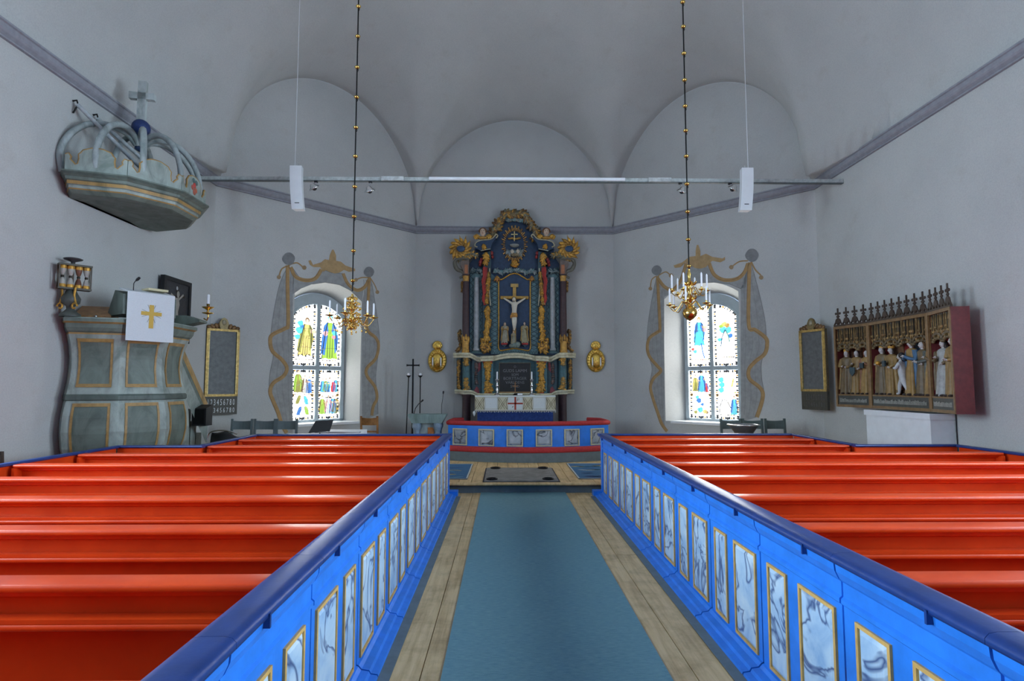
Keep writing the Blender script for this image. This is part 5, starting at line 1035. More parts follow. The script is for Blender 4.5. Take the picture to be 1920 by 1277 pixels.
# picture hung on the wall behind the pulpit
q = [onx(308, 516, XL+.12), onx(359, 530, XL+.12), onx(353, 598, XL+.12), onx(306, 590, XL+.12)]
y0, y1 = q[0].y, q[1].y; z1, z0 = (q[0].z+q[1].z)/2, 2.50
t = thing('framed_picture', 'dark framed crucifixion picture leaning on the wall behind the pulpit', 'picture', (XL+.1, (y0+y1)/2, z0)); MQ = Matrix(((0, -1, 0, XL+.11), (1, 0, 0, (y0+y1)/2), (0, 0, 1, z0), (0, 0, 0, 1))); hw = (y1-y0)/2; H = z1-z0
g = MB(MQ); BK = (0.012, 0.011, 0.012); f = .07
g.box(-hw, hw, -.02, .05, 0, f, BK); g.box(-hw, hw, -.02, .05, H-f, H, BK); g.box(-hw, -hw+f, -.02, .05, f, H-f, BK); g.box(hw-f, hw, -.02, .05, f, H-f, BK); g.build('picture_frame', M_BLACK, t)
g = MB(MQ); g.box(-hw+f, hw-f, 0, .03, f, H-f, (0.03, 0.03, 0.035)); g.build('canvas', M_PAINT, t)
g = MB(MQ); BN = (0.10, 0.075, 0.055); g.band([(0, f+.05), (0, H-f-.05)], .045, -.004, 0, (0.04, 0.028, 0.02)); g.band([(-.26, H*.70), (.24, H*.74)], .04, -.004, 0, (0.04, 0.028, 0.02)); IV = (0.34, 0.31, 0.27)
g.band([(-.02, H*.22), (.02, H*.36), (-.01, H*.48), (.02, H*.60), (.0, H*.70)], [.05, .07, .10, .12, .09], -.006, -.004, IV); g.band([(-.2, H*.74), (-.05, H*.68), (.05, H*.68), (.19, H*.77)], .035, -.007, -.004, IV); g.flat([(.02+.045*math.cos(a), H*.755+.06*math.sin(a)) for a in [k*.6 for k in range(10)]], -.008, IV); g.flat([(-.02+.03*math.cos(a), H*.85+.035*math.sin(a)) for a in [k*.6 for k in range(10)]], -.008, (0.4, 0.4, 0.4)); g.build('painted_figure', M_FLATPAINT, t, recalc=False)
p = ony(386, 590, 9.25); t = thing('candle_bracket', 'brass candle bracket with one white candle on the pulpit shelf', 'candle holder', tuple(p))
g = MB(); g.tube([p+Vector((-.03, 0, -.06)), p+Vector((.02, 0, -.09)), p+Vector((.04, 0, -.03)), p+Vector((.03, 0, .02))], .012, 7); g.lathe([(.01, .0), (.08, .02), (.085, .03), (.02, .03), (.015, .07), (.05, .09), (.09, .115), (.09, .12), (.022, .12), (.024, .17), (.018, .17)], 16, (p.x+.03, p.y, p.z)); g.build('bracket', M_BRASS, t)
MB().lathe([(.022, .165), (.021, .31), (.012, .32)], 12, (p.x+.03, p.y, p.z)).build('candle', M_WAX, t)
# black loudspeaker hanging at the stair
q0, q1 = ony(369, 761, 10.3), ony(391, 798, 10.3); t = thing('black_loudspeaker', 'small black loudspeaker box on the pulpit stair', 'loudspeaker', (q0.x, 10.3, q1.z)); MB().prism([(10.2, q1.z), (10.42, q1.z), (10.42, q0.z+.02), (10.2, q0.z-.04)], q0.x-.03, q1.x, 'x').build('cabinet', M_BLACK, t); MB().box(q0.x, q1.x-.03, 10.19, 10.20, q1.z+.03, q0.z-.06).build('grille', M_IRON, t)
# ================================================================ CANOPY
CC = Vector((-6.05, 8.58, 0)); C2 = Vector((-5.74, 8.5, 0))
def cz(cy, D): return ony(260, 120+cy/3.755, D).z
can = thing('pulpit_canopy', 'grey green crown shaped pulpit canopy with fretted rim and white cross', 'canopy', (CC.x, CC.y, 4.1))
CP = [(.60, 4.20), (.90, 4.165), (.935, 4.17), (.985, 4.23), (1.0, 4.25), (1.0, 4.30), (1.03, 4.31), (1.035, 4.37), (1.06, 4.385), (1.07, 4.43), (1.11, 4.455), (1.14, 4.49), (1.14, 4.515), (1.10, 4.53), (.9, 4.53)]
CP = [(r*1.04, 4.53-(4.53-z)*.74) for r, z in CP]
cl_ = [MG, MG, MG, GO, LG, LG, GO, MG, MG, MG, DG, MG, LG, MG]
MB().lathe(CP, NS, (CC.x, CC.y, 0), cl_, False, TH, caps=True).build('canopy_body', M_GREEN, can); inside(bpy.data.objects['canopy_body'])
for k in range(NS):
    a0, a1 = TH+2*math.pi*k/NS, TH+2*math.pi*(k+1)/NS; r = 1.12; p0, p1 = CC+Vector((math.cos(a0), math.sin(a0), 0))*r, CC+Vector((math.cos(a1), math.sin(a1), 0))*r
    if min(p0.x, p1.x) < XL-.15: continue
    L = (p1-p0).length; n = ((p0+p1)/2-CC).normalized(); M = MF(Vector(((p0.x+p1.x)/2, (p0.y+p1.y)/2, 4.52)), n)
    hlf = [(L/2, .0), (L/2, .25), (L/2-.035, .27), (L/2-.06, .22), (L/2-.05, .18), (L/2-.085, .14), (L/2-.11, .10), (L/2-.14, .12), (L/2-.15, .20), (L/2-.145, .27), (L/2-.165, .29), (L/2-.19, .34), (.06, .385), (0, .39)]
    pts = hlf+[(-x, z) for x, z in hlf[-2::-1]]
    pts = [(x, z*.84) for x, z in pts]
    g = MB(M); g.prism(pts, -.015, .015, 'y', LG); fp = g.build('fretted_panel', M_GREEN, can)
    g = MB(M); g.tube([(x, -.004, z) for x, z in pts[1:-1]], .014, 6, GO); g.build('gilt_edge', M_PAINT, fp)
    if k == (kB+1) % NS or k == (kB+2) % NS:
        g = MB(M); 
        for (x, z, c_) in ((0, .2, (0.5, 0.06, 0.05)), (-.05, .15, (0.45, 0.1, 0.07)), (.04, .13, (0.5, 0.12, 0.06)), (-.03, .26, (0.1, 0.16, 0.15)), (.05, .25, (0.1, 0.16, 0.15)), (0, .09, (0.4, 0.1, 0.06))): g.ell((x, -.016, z), (.045, .006, .04), c_, 8, 5)
        g.build('painted_flower', M_PAINT, fp)
for k in range(8):
    a = R(-100+200*k/7) if k < 7 else R(180)
    d = Vector((math.cos(a), math.sin(a), 0)); foot = CC+d*1.03
    if k in (0, 6): foot.x = XL+.06
    if k == 7: foot = Vector((XL+.06, 8.5, 0))
    v = foot-C2; pts = [C2+v*1.0+Vector((0, 0, 4.53)), C2+v*1.04+Vector((0, 0, 4.80)), C2+v*.93+Vector((0, 0, 5.08)), C2+v*.72+Vector((0, 0, 5.30)), C2+v*.45+Vector((0, 0, 5.40)), C2+v*.2+Vector((0, 0, 5.38)), C2+v*.06+Vector((0, 0, 5.27))]
    inside(MB().tube(smooth_path(pts, 6), .042, 8, (0.33, 0.37, 0.37)).build('crown_rib', M_GREEN, can))
g = MB(); g.ell((C2.x, C2.y, 5.55), .125, (0.012, 0.035, 0.14), 20, 14); g.lathe([(.02, 5.19), (.07, 5.22), (.07, 5.25), (.03, 5.29), (.04, 5.36), (.10, 5.45)], 12, (C2.x, C2.y, 0), (0.03, 0.06, 0.14)); g.build('blue_ball', M_PAINT, can)
g = MB(Matrix.Translation((C2.x, C2.y, 0)) @ Matrix.Rotation(R(12), 4, 'Z')); CW = (0.40, 0.44, 0.43); g.box(-.055, .055, -.04, .04, 5.64, 6.26, CW); g.box(-.17, .17, -.04, .04, 5.98, 6.08, CW); g.build('cross', M_GREEN, can)
for cy0, (hx, hy) in (((0), (138, 196)), ((1), (176, 222))):
    h_ = onx(hx, hy, XL+.02); e_ = CC+Vector((.80 if cy0 == 0 else .9, -.25 if cy0 == 0 else .25, 4.53)); g = MB(); g.tube([h_+Vector((.05, 0, 0)), e_], .03, 6, (0.44, 0.48, 0.50)); rd = g.build('stay_rod', M_PAINT, can); MB().tube([h_+Vector((-.01, 0, .05)), h_+Vector((.04, 0, .06)), h_+Vector((.06, 0, 0)), h_+Vector((.0, 0, -.12))], .012, 6).build('wall_hook', M_IRON, rd)
# ================================================================ HYMN BOARDS
def hymn_board(label, M, wd, h, txtcol, rows, face):
    t = thing('hymn_board', label, 'hymn board', tuple(M.translation)); f = .045; GD = (0.50, 0.33, 0.10)
    g = MB(M); g.box(-wd/2, wd/2, -.03, .02, .36, h, face); bd = g.build('board', M_PAINT, t)
    g = MB(M)
    for q in ((-wd/2, -wd/2+f, .36, h), (wd/2-f, wd/2, .36, h), (-wd/2, wd/2, .36, .36+f), (-wd/2, wd/2, h-f, h)): g.box(q[0], q[1], -.055, .02, q[2], q[3], GD)
    fr_ = g.build('gilt_frame', M_GILT, t)
    g = MB(M); g.box(-wd/2+f*.9, -wd/2+f*1.25, -.06, -.03, .36+f, h-f, (0.66, 0.5, 0.2)); g.box(wd/2-f*1.25, wd/2-f*.9, -.06, -.03, .36+f, h-f, (0.66, 0.5, 0.2)); g.build('frame_beading', M_GILT, fr_)
    g = MB(M)
    for k in range(9): z = .46+k*(h-.6)/8; g.box(-wd/2+.06, wd/2-.06, -.036, -.03, z, z+.008, face)
    g.build('number_slats', M_PAINT, bd)
    g = MB(M); n = 9
    for k in range(n): x = -wd/2+.05+(wd-.10)*k/(n-1); zz = h+.02+.07*(1-abs(2*k/(n-1)-1)); MM = Matrix.Translation((x, -.03, zz)) @ Matrix.Rotation((k-4)*.25, 4, 'Y'); g.ell((0, 0, 0), (.045, .025, .06), cvary(BROWN, .3), 8, 6, MM)
    g.prism([(-.07, h), (.07, h), (.09, h+.12), (.05, h+.2), (0, h+.23), (-.05, h+.2), (-.09, h+.12)], -.06, -.01, 'y', (0.24, 0.18, 0.08)); g.ell((0, -.05, h+.13), (.05, .03, .06), (0.35, 0.3, 0.2), 10, 6)
    g.build('carved_crest', M_GILT, t)
    g = MB(M); g.box(-wd/2, wd/2, -.04, .02, 0, .36, (0.055, 0.05, 0.035)); st_ = g.build('number_tray', M_PAINT, t)
    for z, sz in rows: text_mesh('1 2 3 4 5 6 7 8 0', sz, M @ Matrix.Translation((0, -.045, z)) @ Matrix.Rotation(R(90), 4, 'X') @ Matrix.Scale(wd*.92/(sz*7.4), 4, (1, 0, 0)), 'number_plates', txtcol, st_)['kind'] = 'stuff'
    return t
u, n, L = frame2(PW[1], PW[2]); c_ = PW[1]+u*.20-n*.10; ML = Matrix(((u.x, n.x, 0, c_.x), (u.y, n.y, 0, c_.y), (0, 0, 1, 1.17), (0, 0, 0, 1)))
M_NUM = solid('white_number_paint', (0.72, 0.74, 0.74), 0.6, 0, 0.05); M_NUMD = solid('dull_number_paint', (0.105, 0.105, 0.10), 0.6, 0, 0.3)
hymn_board('gilt framed hymn board with bright white numbers beside the pulpit', ML, .63, 1.70, M_NUM, ((.24, .17), (.085, .135)), (0.135, 0.145, 0.145))
ang = R(-68); d_ = Vector((math.cos(ang), math.sin(ang), 0)); a_ = onx(1505, 690, 5.80); b_ = onx(1550, 690, 5.86)
a_ = Vector((5.66, 11.76, 0)); b_ = Vector((5.86, 11.22, 0)); u = (b_-a_).normalized(); n = Vector((-u.y, u.x, 0)); c_ = (a_+b_)/2; MRr = Matrix(((u.x, n.x, 0, c_.x), (u.y, n.y, 0, c_.y), (0, 0, 1, 1.27), (0, 0, 0, 1)))
hymn_board('gilt framed hymn board with dull dark numbers beside the carved triptych', MRr, .60, 1.58, M_NUMD, ((.24, .15), (.10, .12)), (0.115, 0.12, 0.12))
# ================================================================ CARVED TRIPTYCH
TR = thing('carved_triptych', 'medieval carved triptych with painted saints and fleuron cresting on the wall', 'altarpiece', (5.8, 9.1, 1.36))
TZ0, TZ1, TD = 1.37, 2.80, .22; FRM = (0.22, 0.125, 0.05); RBK = (0.27, 0.018, 0.016)
H1, H2 = Vector((5.79, 9.79, 0)), Vector((5.79, 8.40, 0)); E1 = H1+Vector((-math.sin(R(15)), math.cos(R(15)), 0))*.72; E2 = H2+Vector((-math.sin(R(15)), -math.cos(R(15)), 0))*.72
def shrine(tag_, a, b, ncan, figs, nfin, backs, ends):
    """one box of the triptych, a -> b from far to near; local x along it, local y into the wall"""
    u = (b-a).normalized(); n = Vector((-u.y, u.x, 0)); n = n if n.x > 0 else -n; L = (b-a).length
    M = Matrix(((u.x, n.x, 0, a.x), (u.y, n.y, 0, a.y), (0, 0, 1, TZ0), (0, 0, 0, 1))); H = TZ1-TZ0; g = MB(M); f = .045
    g.box(0, L, -.01, TD, 0, f, FRM); g.box(0, L, -.01, TD, H-f, H, FRM); g.box(0, f*.8, -.012, .02, 0, H, FRM); g.box(L-f*.8, L, -.012, .02, 0, H, FRM); g.box(f, L-f, -.005, .04, .20, .225, FRM); g.build('case_frame', M_PAINT, TR)
    EC = (0.155, 0.028, 0.03); MB(M).box(0, .03, .02, TD, f, H-f, EC).build('case_side', M_PAINT, TR); MB(M).box(L-.03, L+.002, .0, TD, .0, H, EC).build('case_side', M_PAINT, TR)
    g = MB(M)
    for x0, x1, c in backs: g.box(x0*L+.02, x1*L-.0, TD-.03, TD-.01, f, H-f, c)
    g.build('case_back', M_PAINT, TR)
    g = MB(M); g.box(f, L-f, .0, .03, f, .20, (0.055, 0.06, 0.055)); tb = g.build('inscription_board', M_PAINT, TR)
    rr_ = random.Random(len(figs)*7+nfin); g = MB(M); x = .08
    while x < L-.10:
        w_ = rr_.uniform(.008, .016); hh = rr_.uniform(.045, .075); g.box(x, x+w_, -.006, 0, .085, .085+hh, (0.34, 0.34, 0.30))
        if rr_.random() < .5: g.box(x, x+w_*1.8, -.006, 0, .085+hh*.5, .085+hh*.5+.012, (0.34, 0.34, 0.30))
        x += w_+.012
    g.build('blackletter_strip', M_PAINT, tb)
    g = MB(M); nk = ncan*3
    for k in range(ncan):
        xc = f+(L-2*f)*(k+.5)/ncan; w_ = (L-2*f)/ncan/2*.95
        for q in range(5):
            xx = xc+w_*(q-2)/2.2; hh = .24+.06*(q % 2); c_ = cvary((0.17, 0.11, 0.05), .4) if q % 2 else cvary((0.07, 0.06, 0.045), .4)
            g.box(xx-w_*.13, xx+w_*.13, .03, .09, H-f-hh, H-f, c_); g.prism([(xx-w_*.16, H-f-hh), (xx+w_*.16, H-f-hh), (xx, H-f-hh-.06)], .02, .09, 'y', cvary((0.24, 0.145, 0.05), .4)); g.ell((xx, .03, H-f-hh+.05), (w_*.13, .03, .025), cvary((0.28, 0.17, 0.06), .4), 6, 5); g.prism([(xx-w_*.1, H-f-.10), (xx+w_*.1, H-f-.10), (xx, H-f-.02)], .022, .05, 'y', cvary((0.26, 0.16, 0.055), .4)); g.box(xx-w_*.03, xx+w_*.03, .02, .04, H-f-hh, H-f-.1, cvary((0.26, 0.17, 0.07), .4))
        arcp = [(xc+w_*math.cos(a), H-f-.36+.09*math.sin(a)) for a in [math.pi*j/10 for j in range(11)]]; g.band(arcp, .035, .02, .08, (0.12, 0.085, 0.045))
        for j in range(6): a = math.pi*(j+.5)/6; g.ell((xc+w_*.95*math.cos(a), .04, H-f-.40+.06*math.sin(a)), (.03, .03, .025), cvary((0.16, 0.11, 0.05), .4), 6, 5)
    g.build('canopy_tracery', M_PAINT, TR)
    # cresting: fleuron finials over a pierced band
    g = MB(M); g.box(0, L, .0, .03, H, H+.03, (0.05, 0.03, 0.02)); 
    for k in range(nfin*2): xx = L*(k+.5)/(nfin*2); g.band([(xx-L/nfin/4, H+.02), (xx, H+.09), (xx+L/nfin/4, H+.02)], .024, .005, .025, (0.055, 0.032, 0.02))
    g.build('pierced_cresting', M_PAINT, TR)
    for k in range(nfin):
        xx = L*(k+.5)/nfin; g = MB(M); fc = (0.05, 0.028, 0.018); z = H+.03; s = L/nfin
        g.prism([(xx-s*.34, z+.05), (xx-s*.24, z+.10), (xx, z+.13), (xx+s*.24, z+.10), (xx+s*.34, z+.05), (xx, z+.02)], .004, .026, 'y', fc); g.box(xx-.011, xx+.011, .006, .024, z+.1, z+.30, fc)
        for dx, dz, r_ in ((-.043, .205, .024), (.043, .205, .024), (0, .205, .03), (-.022, .15, .016), (.022, .15, .016)): g.ell((xx+dx, .015, z+dz), (r_, .012, r_), fc, 8, 5)
        g.build('finial', M_PAINT, TR)
    for (fx, h, kw) in figs: 
        kw = dict(kw); nm = kw.pop('name', 'saint_figure'); dz = kw.pop('dz', 0); tw = kw.pop('turn', 0)
        robed(nm, TR, M @ Matrix.Translation((fx*L, .085, .228+dz)) @ Matrix.Rotation(R(tw), 4, 'Z'), h, m_robe=M_PAINT, skin=(0.60, 0.56, 0.54), **kw)
    return M, L
G1, G2, G3 = (0.27, 0.165, 0.055), (0.155, 0.105, 0.05), (0.33, 0.20, 0.065); SLV = (0.38, 0.38, 0.37)
shrine('far', E1, H1, 3, [(.24, .78, dict(robe=G2, mantle=G1, hat='mitre', pose=0, hair=(0.15, 0.09, 0.04), turn=15)), (.54, .77, dict(robe=G1, mantle=G2, pose=1, hold='shield', turn=10)), (.82, .76, dict(robe=G3, mantle=(0.28, 0.12, 0.06), pose=2, hold='book', turn=5))], 4, [(0, .2, RBK), (.2, .55, (0.16, 0.06, 0.03)), (.55, 1, (0.26, 0.08, 0.03))], 0)
MC_, LC = shrine('mid', H1, H2, 4, [(.15, .80, dict(robe=G2, mantle=G1, hat='mitre', pose=0, hold='orb', turn=10)), (.32, .78, dict(robe=G1, mantle=G3, pose=1, hold='book', hat='crown', turn=0)), (.66, .86, dict(robe=G3, mantle=(0.06, 0.14, 0.25), hat='crown', pose=3, turn=-5, dz=.0)), (.83, .82, dict(robe=G2, mantle=(0.10, 0.11, 0.10), hair=(0.2, 0.1, 0.04), pose=0, turn=-10)), (.95, .80, dict(robe=G3, mantle=G2, pose=2, turn=-10))], 8, [(0, .22, RBK), (.22, .42, (0.20, 0.10, 0.05)), (.42, .52, RBK), (.52, .76, (0.06, 0.13, 0.22)), (.76, 1, RBK)], 0)
shrine('near', H2, E2, 2, [(.36, .80, dict(robe=SLV, mantle=G2, hat='veil', pose=1, turn=15)), (.74, .82, dict(robe=G1, mantle=G3, pose=0, hat='mitre', turn=10))], 4, [(0, .5, RBK), (.5, 1, (0.25, 0.06, 0.03))], 0)
# pale striding figure in front of the middle saint: one continuous body
MS = MC_ @ Matrix.Translation((.56*LC, .015, .235)) @ Matrix.Rotation(R(-70), 4, 'Z') @ Matrix.Scale(.60, 4)
J = [((0, 0, .50), .10), ((0, .0, .62), .095), ((0, -.01, .76), .12), ((0, -.02, .86), .045), ((0, -.03, .92), .05), ((-.12, 0, .80), .05), ((-.17, -.03, .66), .04), ((-.10, -.15, .60), .03), ((.12, 0, .80), .05), ((.17, -.06, .67), .04), ((.06, -.18, .70), .03), ((-.07, -.04, .44), .08), ((-.08, -.14, .24), .055), ((-.08, -.16, .03), .035), ((-.08, -.24, .02), .028), ((.07, .05, .44), .08), ((.08, .12, .24), .055), ((.08, .22, .04), .035), ((.08, .15, .015), .028)]
M_PALE = solid('pale_figure_paint', (0.50, 0.51, 0.52), 0.5, 0, 0.12, 30)
st_ = body('striding_figure', TR, MS, J, [(0, 1), (1, 2), (2, 3), (3, 4), (2, 5), (5, 6), (6, 7), (2, 8), (8, 9), (9, 10), (0, 11), (11, 12), (12, 13), (13, 14), (0, 15), (15, 16), (16, 17), (17, 18)], M_PALE)
g = MB(MS); g.ell((0, -.04, .98), (.06, .07, .085), (0.5, 0.46, 0.42), 12, 9); g.ell((0, .0, 1.01), (.075, .075, .085), (0.025, 0.02, 0.02), 12, 9); g.ell((0, .045, .93), (.065, .04, .08), (0.025, 0.02, 0.02), 10, 7); g.ell((0, -.115, .97), (.014, .02, .018), (0.5, 0.46, 0.42), 6, 5); g.build('head', M_SKIN, st_)
t = thing('triptych_plinth', 'plain white block plinth below the carved triptych', 'plinth', (5.87, 9.05, 0))
MB().box(5.70, XR-.005, 8.32, 9.80, 0, 1.26).build('plinth_block', M_WHITE, t); MB().box(5.68, XR-.004, 8.30, 9.83, 1.26, 1.345).build('plinth_cap', M_WHITE, t)
p = onx(1793, 790, XR-.015); t = thing('wall_cable', 'thin black cable running down the wall beside the white plinth', 'cable', (p.x, p.y, .3)); MB().tube([(p.x-.002, p.y, 1.36), (p.x, p.y+.006, 1.1), (p.x, p.y-.004, .6), (p.x, p.y, 0.02)], .009, 6).build('cable', M_BLACK, t)
# ================================================================ CHANDELIERS
def arm_pts(c, a, r0, z0, r1, z1, sag, drop=.05):
    d = Vector((math.cos(a), math.sin(a), 0)); C = Vector(c)
    return smooth_path([C+d*r0+Vector((0, 0, z0)), C+d*(r0+(r1-r0)*.25)+Vector((0, 0, z0+.06)), C+d*(r0+(r1-r0)*.45)+Vector((0, 0, z0-.02)), C+d*(r0+(r1-r0)*.72)+Vector((0, 0, z1-sag)), C+d*r1*.98+Vector((0, 0, z1-drop*.5)), C+d*r1+Vector((0, 0, z1))], 5), C+d*r1+Vector((0, 0, z1))
def chain(parent, x, y, z0, z1, zbeads):
    MB().tube([(x, y, z0), (x, y, z1)], .011, 7).build('hanging_rod', M_IRON, parent)
    for z in zbeads:
        b = MB().lathe([(.012, -.03), (.03, -.022), (.042, -.004), (.042, .006), (.028, .02), (.012, .026)], 14, (x, y, z)).build('brass_bead', M_BRASS, parent); MB().tube([(x+.012, y, z-.03), (x+.02, y, z-.055), (x+.008, y, z-.075), (x-.008, y, z-.055), (x, y, z-.03)], .006, 5).build('link', M_IRON, b)
def arm(parent, c, a, r0, z0, r1, z1, sag, pan, cl=.215, curl=False):
    pts, e = arm_pts(c, a, r0, z0, r1, z1, sag); ao = MB().tube(pts, .0075, 6); d = Vector((math.cos(a), math.sin(a), 0))
    if curl:
        for s in (1, -1): ao.tube([pts[len(pts)//2]+d*(.035*math.cos(q)*(1-q*.1))+Vector((0, 0, s*.035+.035*math.sin(q)*(1-q*.1))) for q in [k*.55 for k in range(11)]], .005, 5)
        ao.ell(tuple(pts[len(pts)//2]+Vector((0, 0, -.10))), (.014, .014, .022), (1, 1, 1), 8, 6)
    o = ao.build('arm', M_BRASS, parent)
    MB().lathe([(.006, -.01), (pan*.5, .0), (pan, .014), (pan*1.02, .02), (pan*.5, .008), (.014, .012), (.013, .03), (.018, .05), (.013, .06)], 14, tuple(e)).build('drip_pan', M_BRASS, o)
    MB().lathe([(.0155, .05), (.0145, .05+cl*.9), (.004, .05+cl)], 10, tuple(e)).build('candle', M_WAX, o)
def chand_beads(px, y, ys): return [ony(px, v, y).z for v in ys]
CY = 9.3
# leafy single-tier chandelier
p = ony(660, 590, CY); xc = p.x; zc = ony(660, 593, CY).z
LCH = thing('leafy_chandelier', 'brass leafwork chandelier with six candles hanging before the window by the pulpit', 'chandelier', (xc, CY, zc-.25))
chain(LCH, xc, CY, ony(660, 546, CY).z, 9.75, chand_beads(660, CY, [526, 470, 406, 350, 293, 239, 182, 126, 68, 12, -45, -100]))
g = MB(); g.lathe([(.004, -.27), (.02, -.255), (.006, -.235), (.012, -.21), (.035, -.17), (.02, -.13), (.035, -.09), (.055, -.05), (.035, .0), (.03, .06), (.05, .10), (.06, .15), (.035, .20), (.02, .26), (.03, .30), (.012, .36)], 14, (xc, CY, zc)); g.ell((xc, CY, zc-.285), .016); g.build('central_stem', M_BRASS, LCH)
rl = random.Random(5)
for tier, (z, rr_, n) in enumerate(((.28, .07, 7), (.20, .11, 8), (.12, .13, 8), (.03, .12, 8), (-.07, .13, 8), (-.14, .10, 7), (-.19, .06, 6))):
    g = MB()
    for k in range(n):
        a = 2*math.pi*(k+.5*(tier % 2))/n; d = Vector((math.cos(a), math.sin(a), 0)); c_ = Vector((xc, CY, zc+z))
        g.tube([c_+d*.03, c_+d*rr_*.7+Vector((0, 0, .03)), c_+d*rr_+Vector((0, 0, .005)), c_+d*rr_*.9+Vector((0, 0, -.03)), c_+d*rr_*.72+Vector((0, 0, -.015))], [.008, .009, .008, .007, .004], 5); g.ell(tuple(c_+d*rr_*1.05), (.016, .016, .02), (1, 1, 1), 6, 5)
    g.build('leaf_wreath', M_BRASS, LCH)
for k in range(6): arm(LCH, (xc, CY, zc), R(-153+60*k), .04, -.10, .345, -.015+.012*math.sin(k*2), .12, .075, .20, True)
# two-tier ball chandelier
p = ony(1293, 560, CY); xc = p.x; zz = lambda v: ony(1293, v, CY).z
RCH = thing('two_tier_chandelier', 'two-tier brass ball chandelier with twelve candles hanging before the font side window', 'chandelier', (xc, CY, zz(602)))
chain(RCH, xc, CY, zz(507), 9.75, chand_beads(1290, CY, [499, 449, 397, 345, 293, 245, 199, 150, 100, 50, 4, -44, -90]))
zb = zz(587); g = MB(); g.lathe([(.004, zz(602)), (.02, zz(601)), (.022, zb-.115), (.05, zb-.105), (.10, zb-.055), (.118, zb), (.10, zb+.055), (.05, zb+.095), (.03, zb+.11), (.03, zz(567)), (.055, zz(563)), (.075, zz(560)), (.04, zz(555)), (.025, zz(550)), (.045, zz(544)), (.025, zz(538)), (.06, zz(533)), (.065, zz(530)), (.03, zz(527)), (.022, zz(520)), (.035, zz(514)), (.018, zz(509)), (.02, zz(505))], 18, (xc, CY, 0)); g.build('central_stem', M_BRASS, RCH)
for z, n in ((zz(561), 6), (zz(534), 6)):
    g = MB()
    for k in range(n): a = 2*math.pi*k/n+.4; d = Vector((math.cos(a), math.sin(a), 0)); c_ = Vector((xc, CY, z)); g.tube([c_+d*.04, c_+d*.09+Vector((0, 0, .01)), c_+d*.115+Vector((0, 0, .045))], [.02, .024, .012], 6)
    g.build('petal_ring', M_BRASS, RCH)
for k in range(6): arm(RCH, (xc, CY, 0), R(-178+60*k), .04, zz(572), .325, zz(574)+.01*math.sin(k*3), .085, .058, .235)
for k in range(6): arm(RCH, (xc, CY, 0), R(-186+60*k), .035, zz(546), .275, zz(548)+.01*math.cos(k*2), .07, .050, .235)
# ================================================================ TIE BEAM WITH LAMPS, SPEAKERS
BY, BZ = 10.76, 5.595
t = thing('lamp_beam', 'pale tie beam across the apse carrying a white light tube', 'beam', (0, BY, BZ), None)
MB().box(XL+.01, XR-.01, BY-.035, BY+.035, BZ-.03, BZ+.035, (0.46, 0.50, 0.49)).build('beam', M_PAINT, t)
MB().box(XL+.01, XR-.01, BY-.038, BY+.038, BZ-.045, BZ-.031, (0.11, 0.135, 0.14)).build('lamp_track', M_PAINT, t)
MB().prism(rrect(BY-.09, BY-.036, BZ-.03, BZ+.03, .02), -1.76, 1.90, 'x', smooth=True).build('light_tube', M_WHITE, t)
for a, b in ((715, 757), (1216, 1258)): xa, xb = ony(a, 340, BY-.05).x, ony(b, 340, BY-.05).x; MB().box(xa, xb, BY-.075, BY-.045, BZ-.04, BZ+.035, (0.50, 0.53, 0.53)).build('junction_box', M_PAINT, t)
def spot(px, py, ang, label):
    p = ony(px, py, BY-.03); t = thing('spotlight', label, 'spotlight', (p.x, p.y, BZ-.045), 'chrome track spotlights'); top = Vector((p.x-.05*ang, BY-.02, BZ-.045))
    MB().box(top.x-.04, top.x+.02, top.y-.02, top.y+.02, BZ-.075, BZ-.045).build('track_clip', M_BLACK, t); MB().tube([top+Vector((0, 0, -.02)), p+Vector((0, 0, .03))], .012, 6).build('neck', M_CHROME, t)
    M = Matrix.Translation(p) @ Matrix.Rotation(R(25*ang), 4, 'Y') @ Matrix.Rotation(R(25), 4, 'X'); h = MB(M).lathe([(.02, .05), (.045, .035), (.06, .0), (.10, -.03), (.105, -.05), (.09, -.045), (.03, -.03)], 16).build('reflector', M_CHROME, t); MB(M).lathe([(.03, -.03), (.045, -.06), (.02, -.085)], 12).build('bulb_shield', M_BLACK, h)
spot(587, 349, -1.2, 'chrome spotlight on the beam beside the hanging loudspeaker on the pulpit side'); spot(692, 354, -.6, 'chrome spotlight on the beam beyond the leafy chandelier rod')
spot(1280, 355, .6, 'chrome spotlight on the beam just beside the rod of the two-tier chandelier'); spot(1376, 351, 1.2, 'chrome spotlight on the beam beside the hanging loudspeaker on the font side')
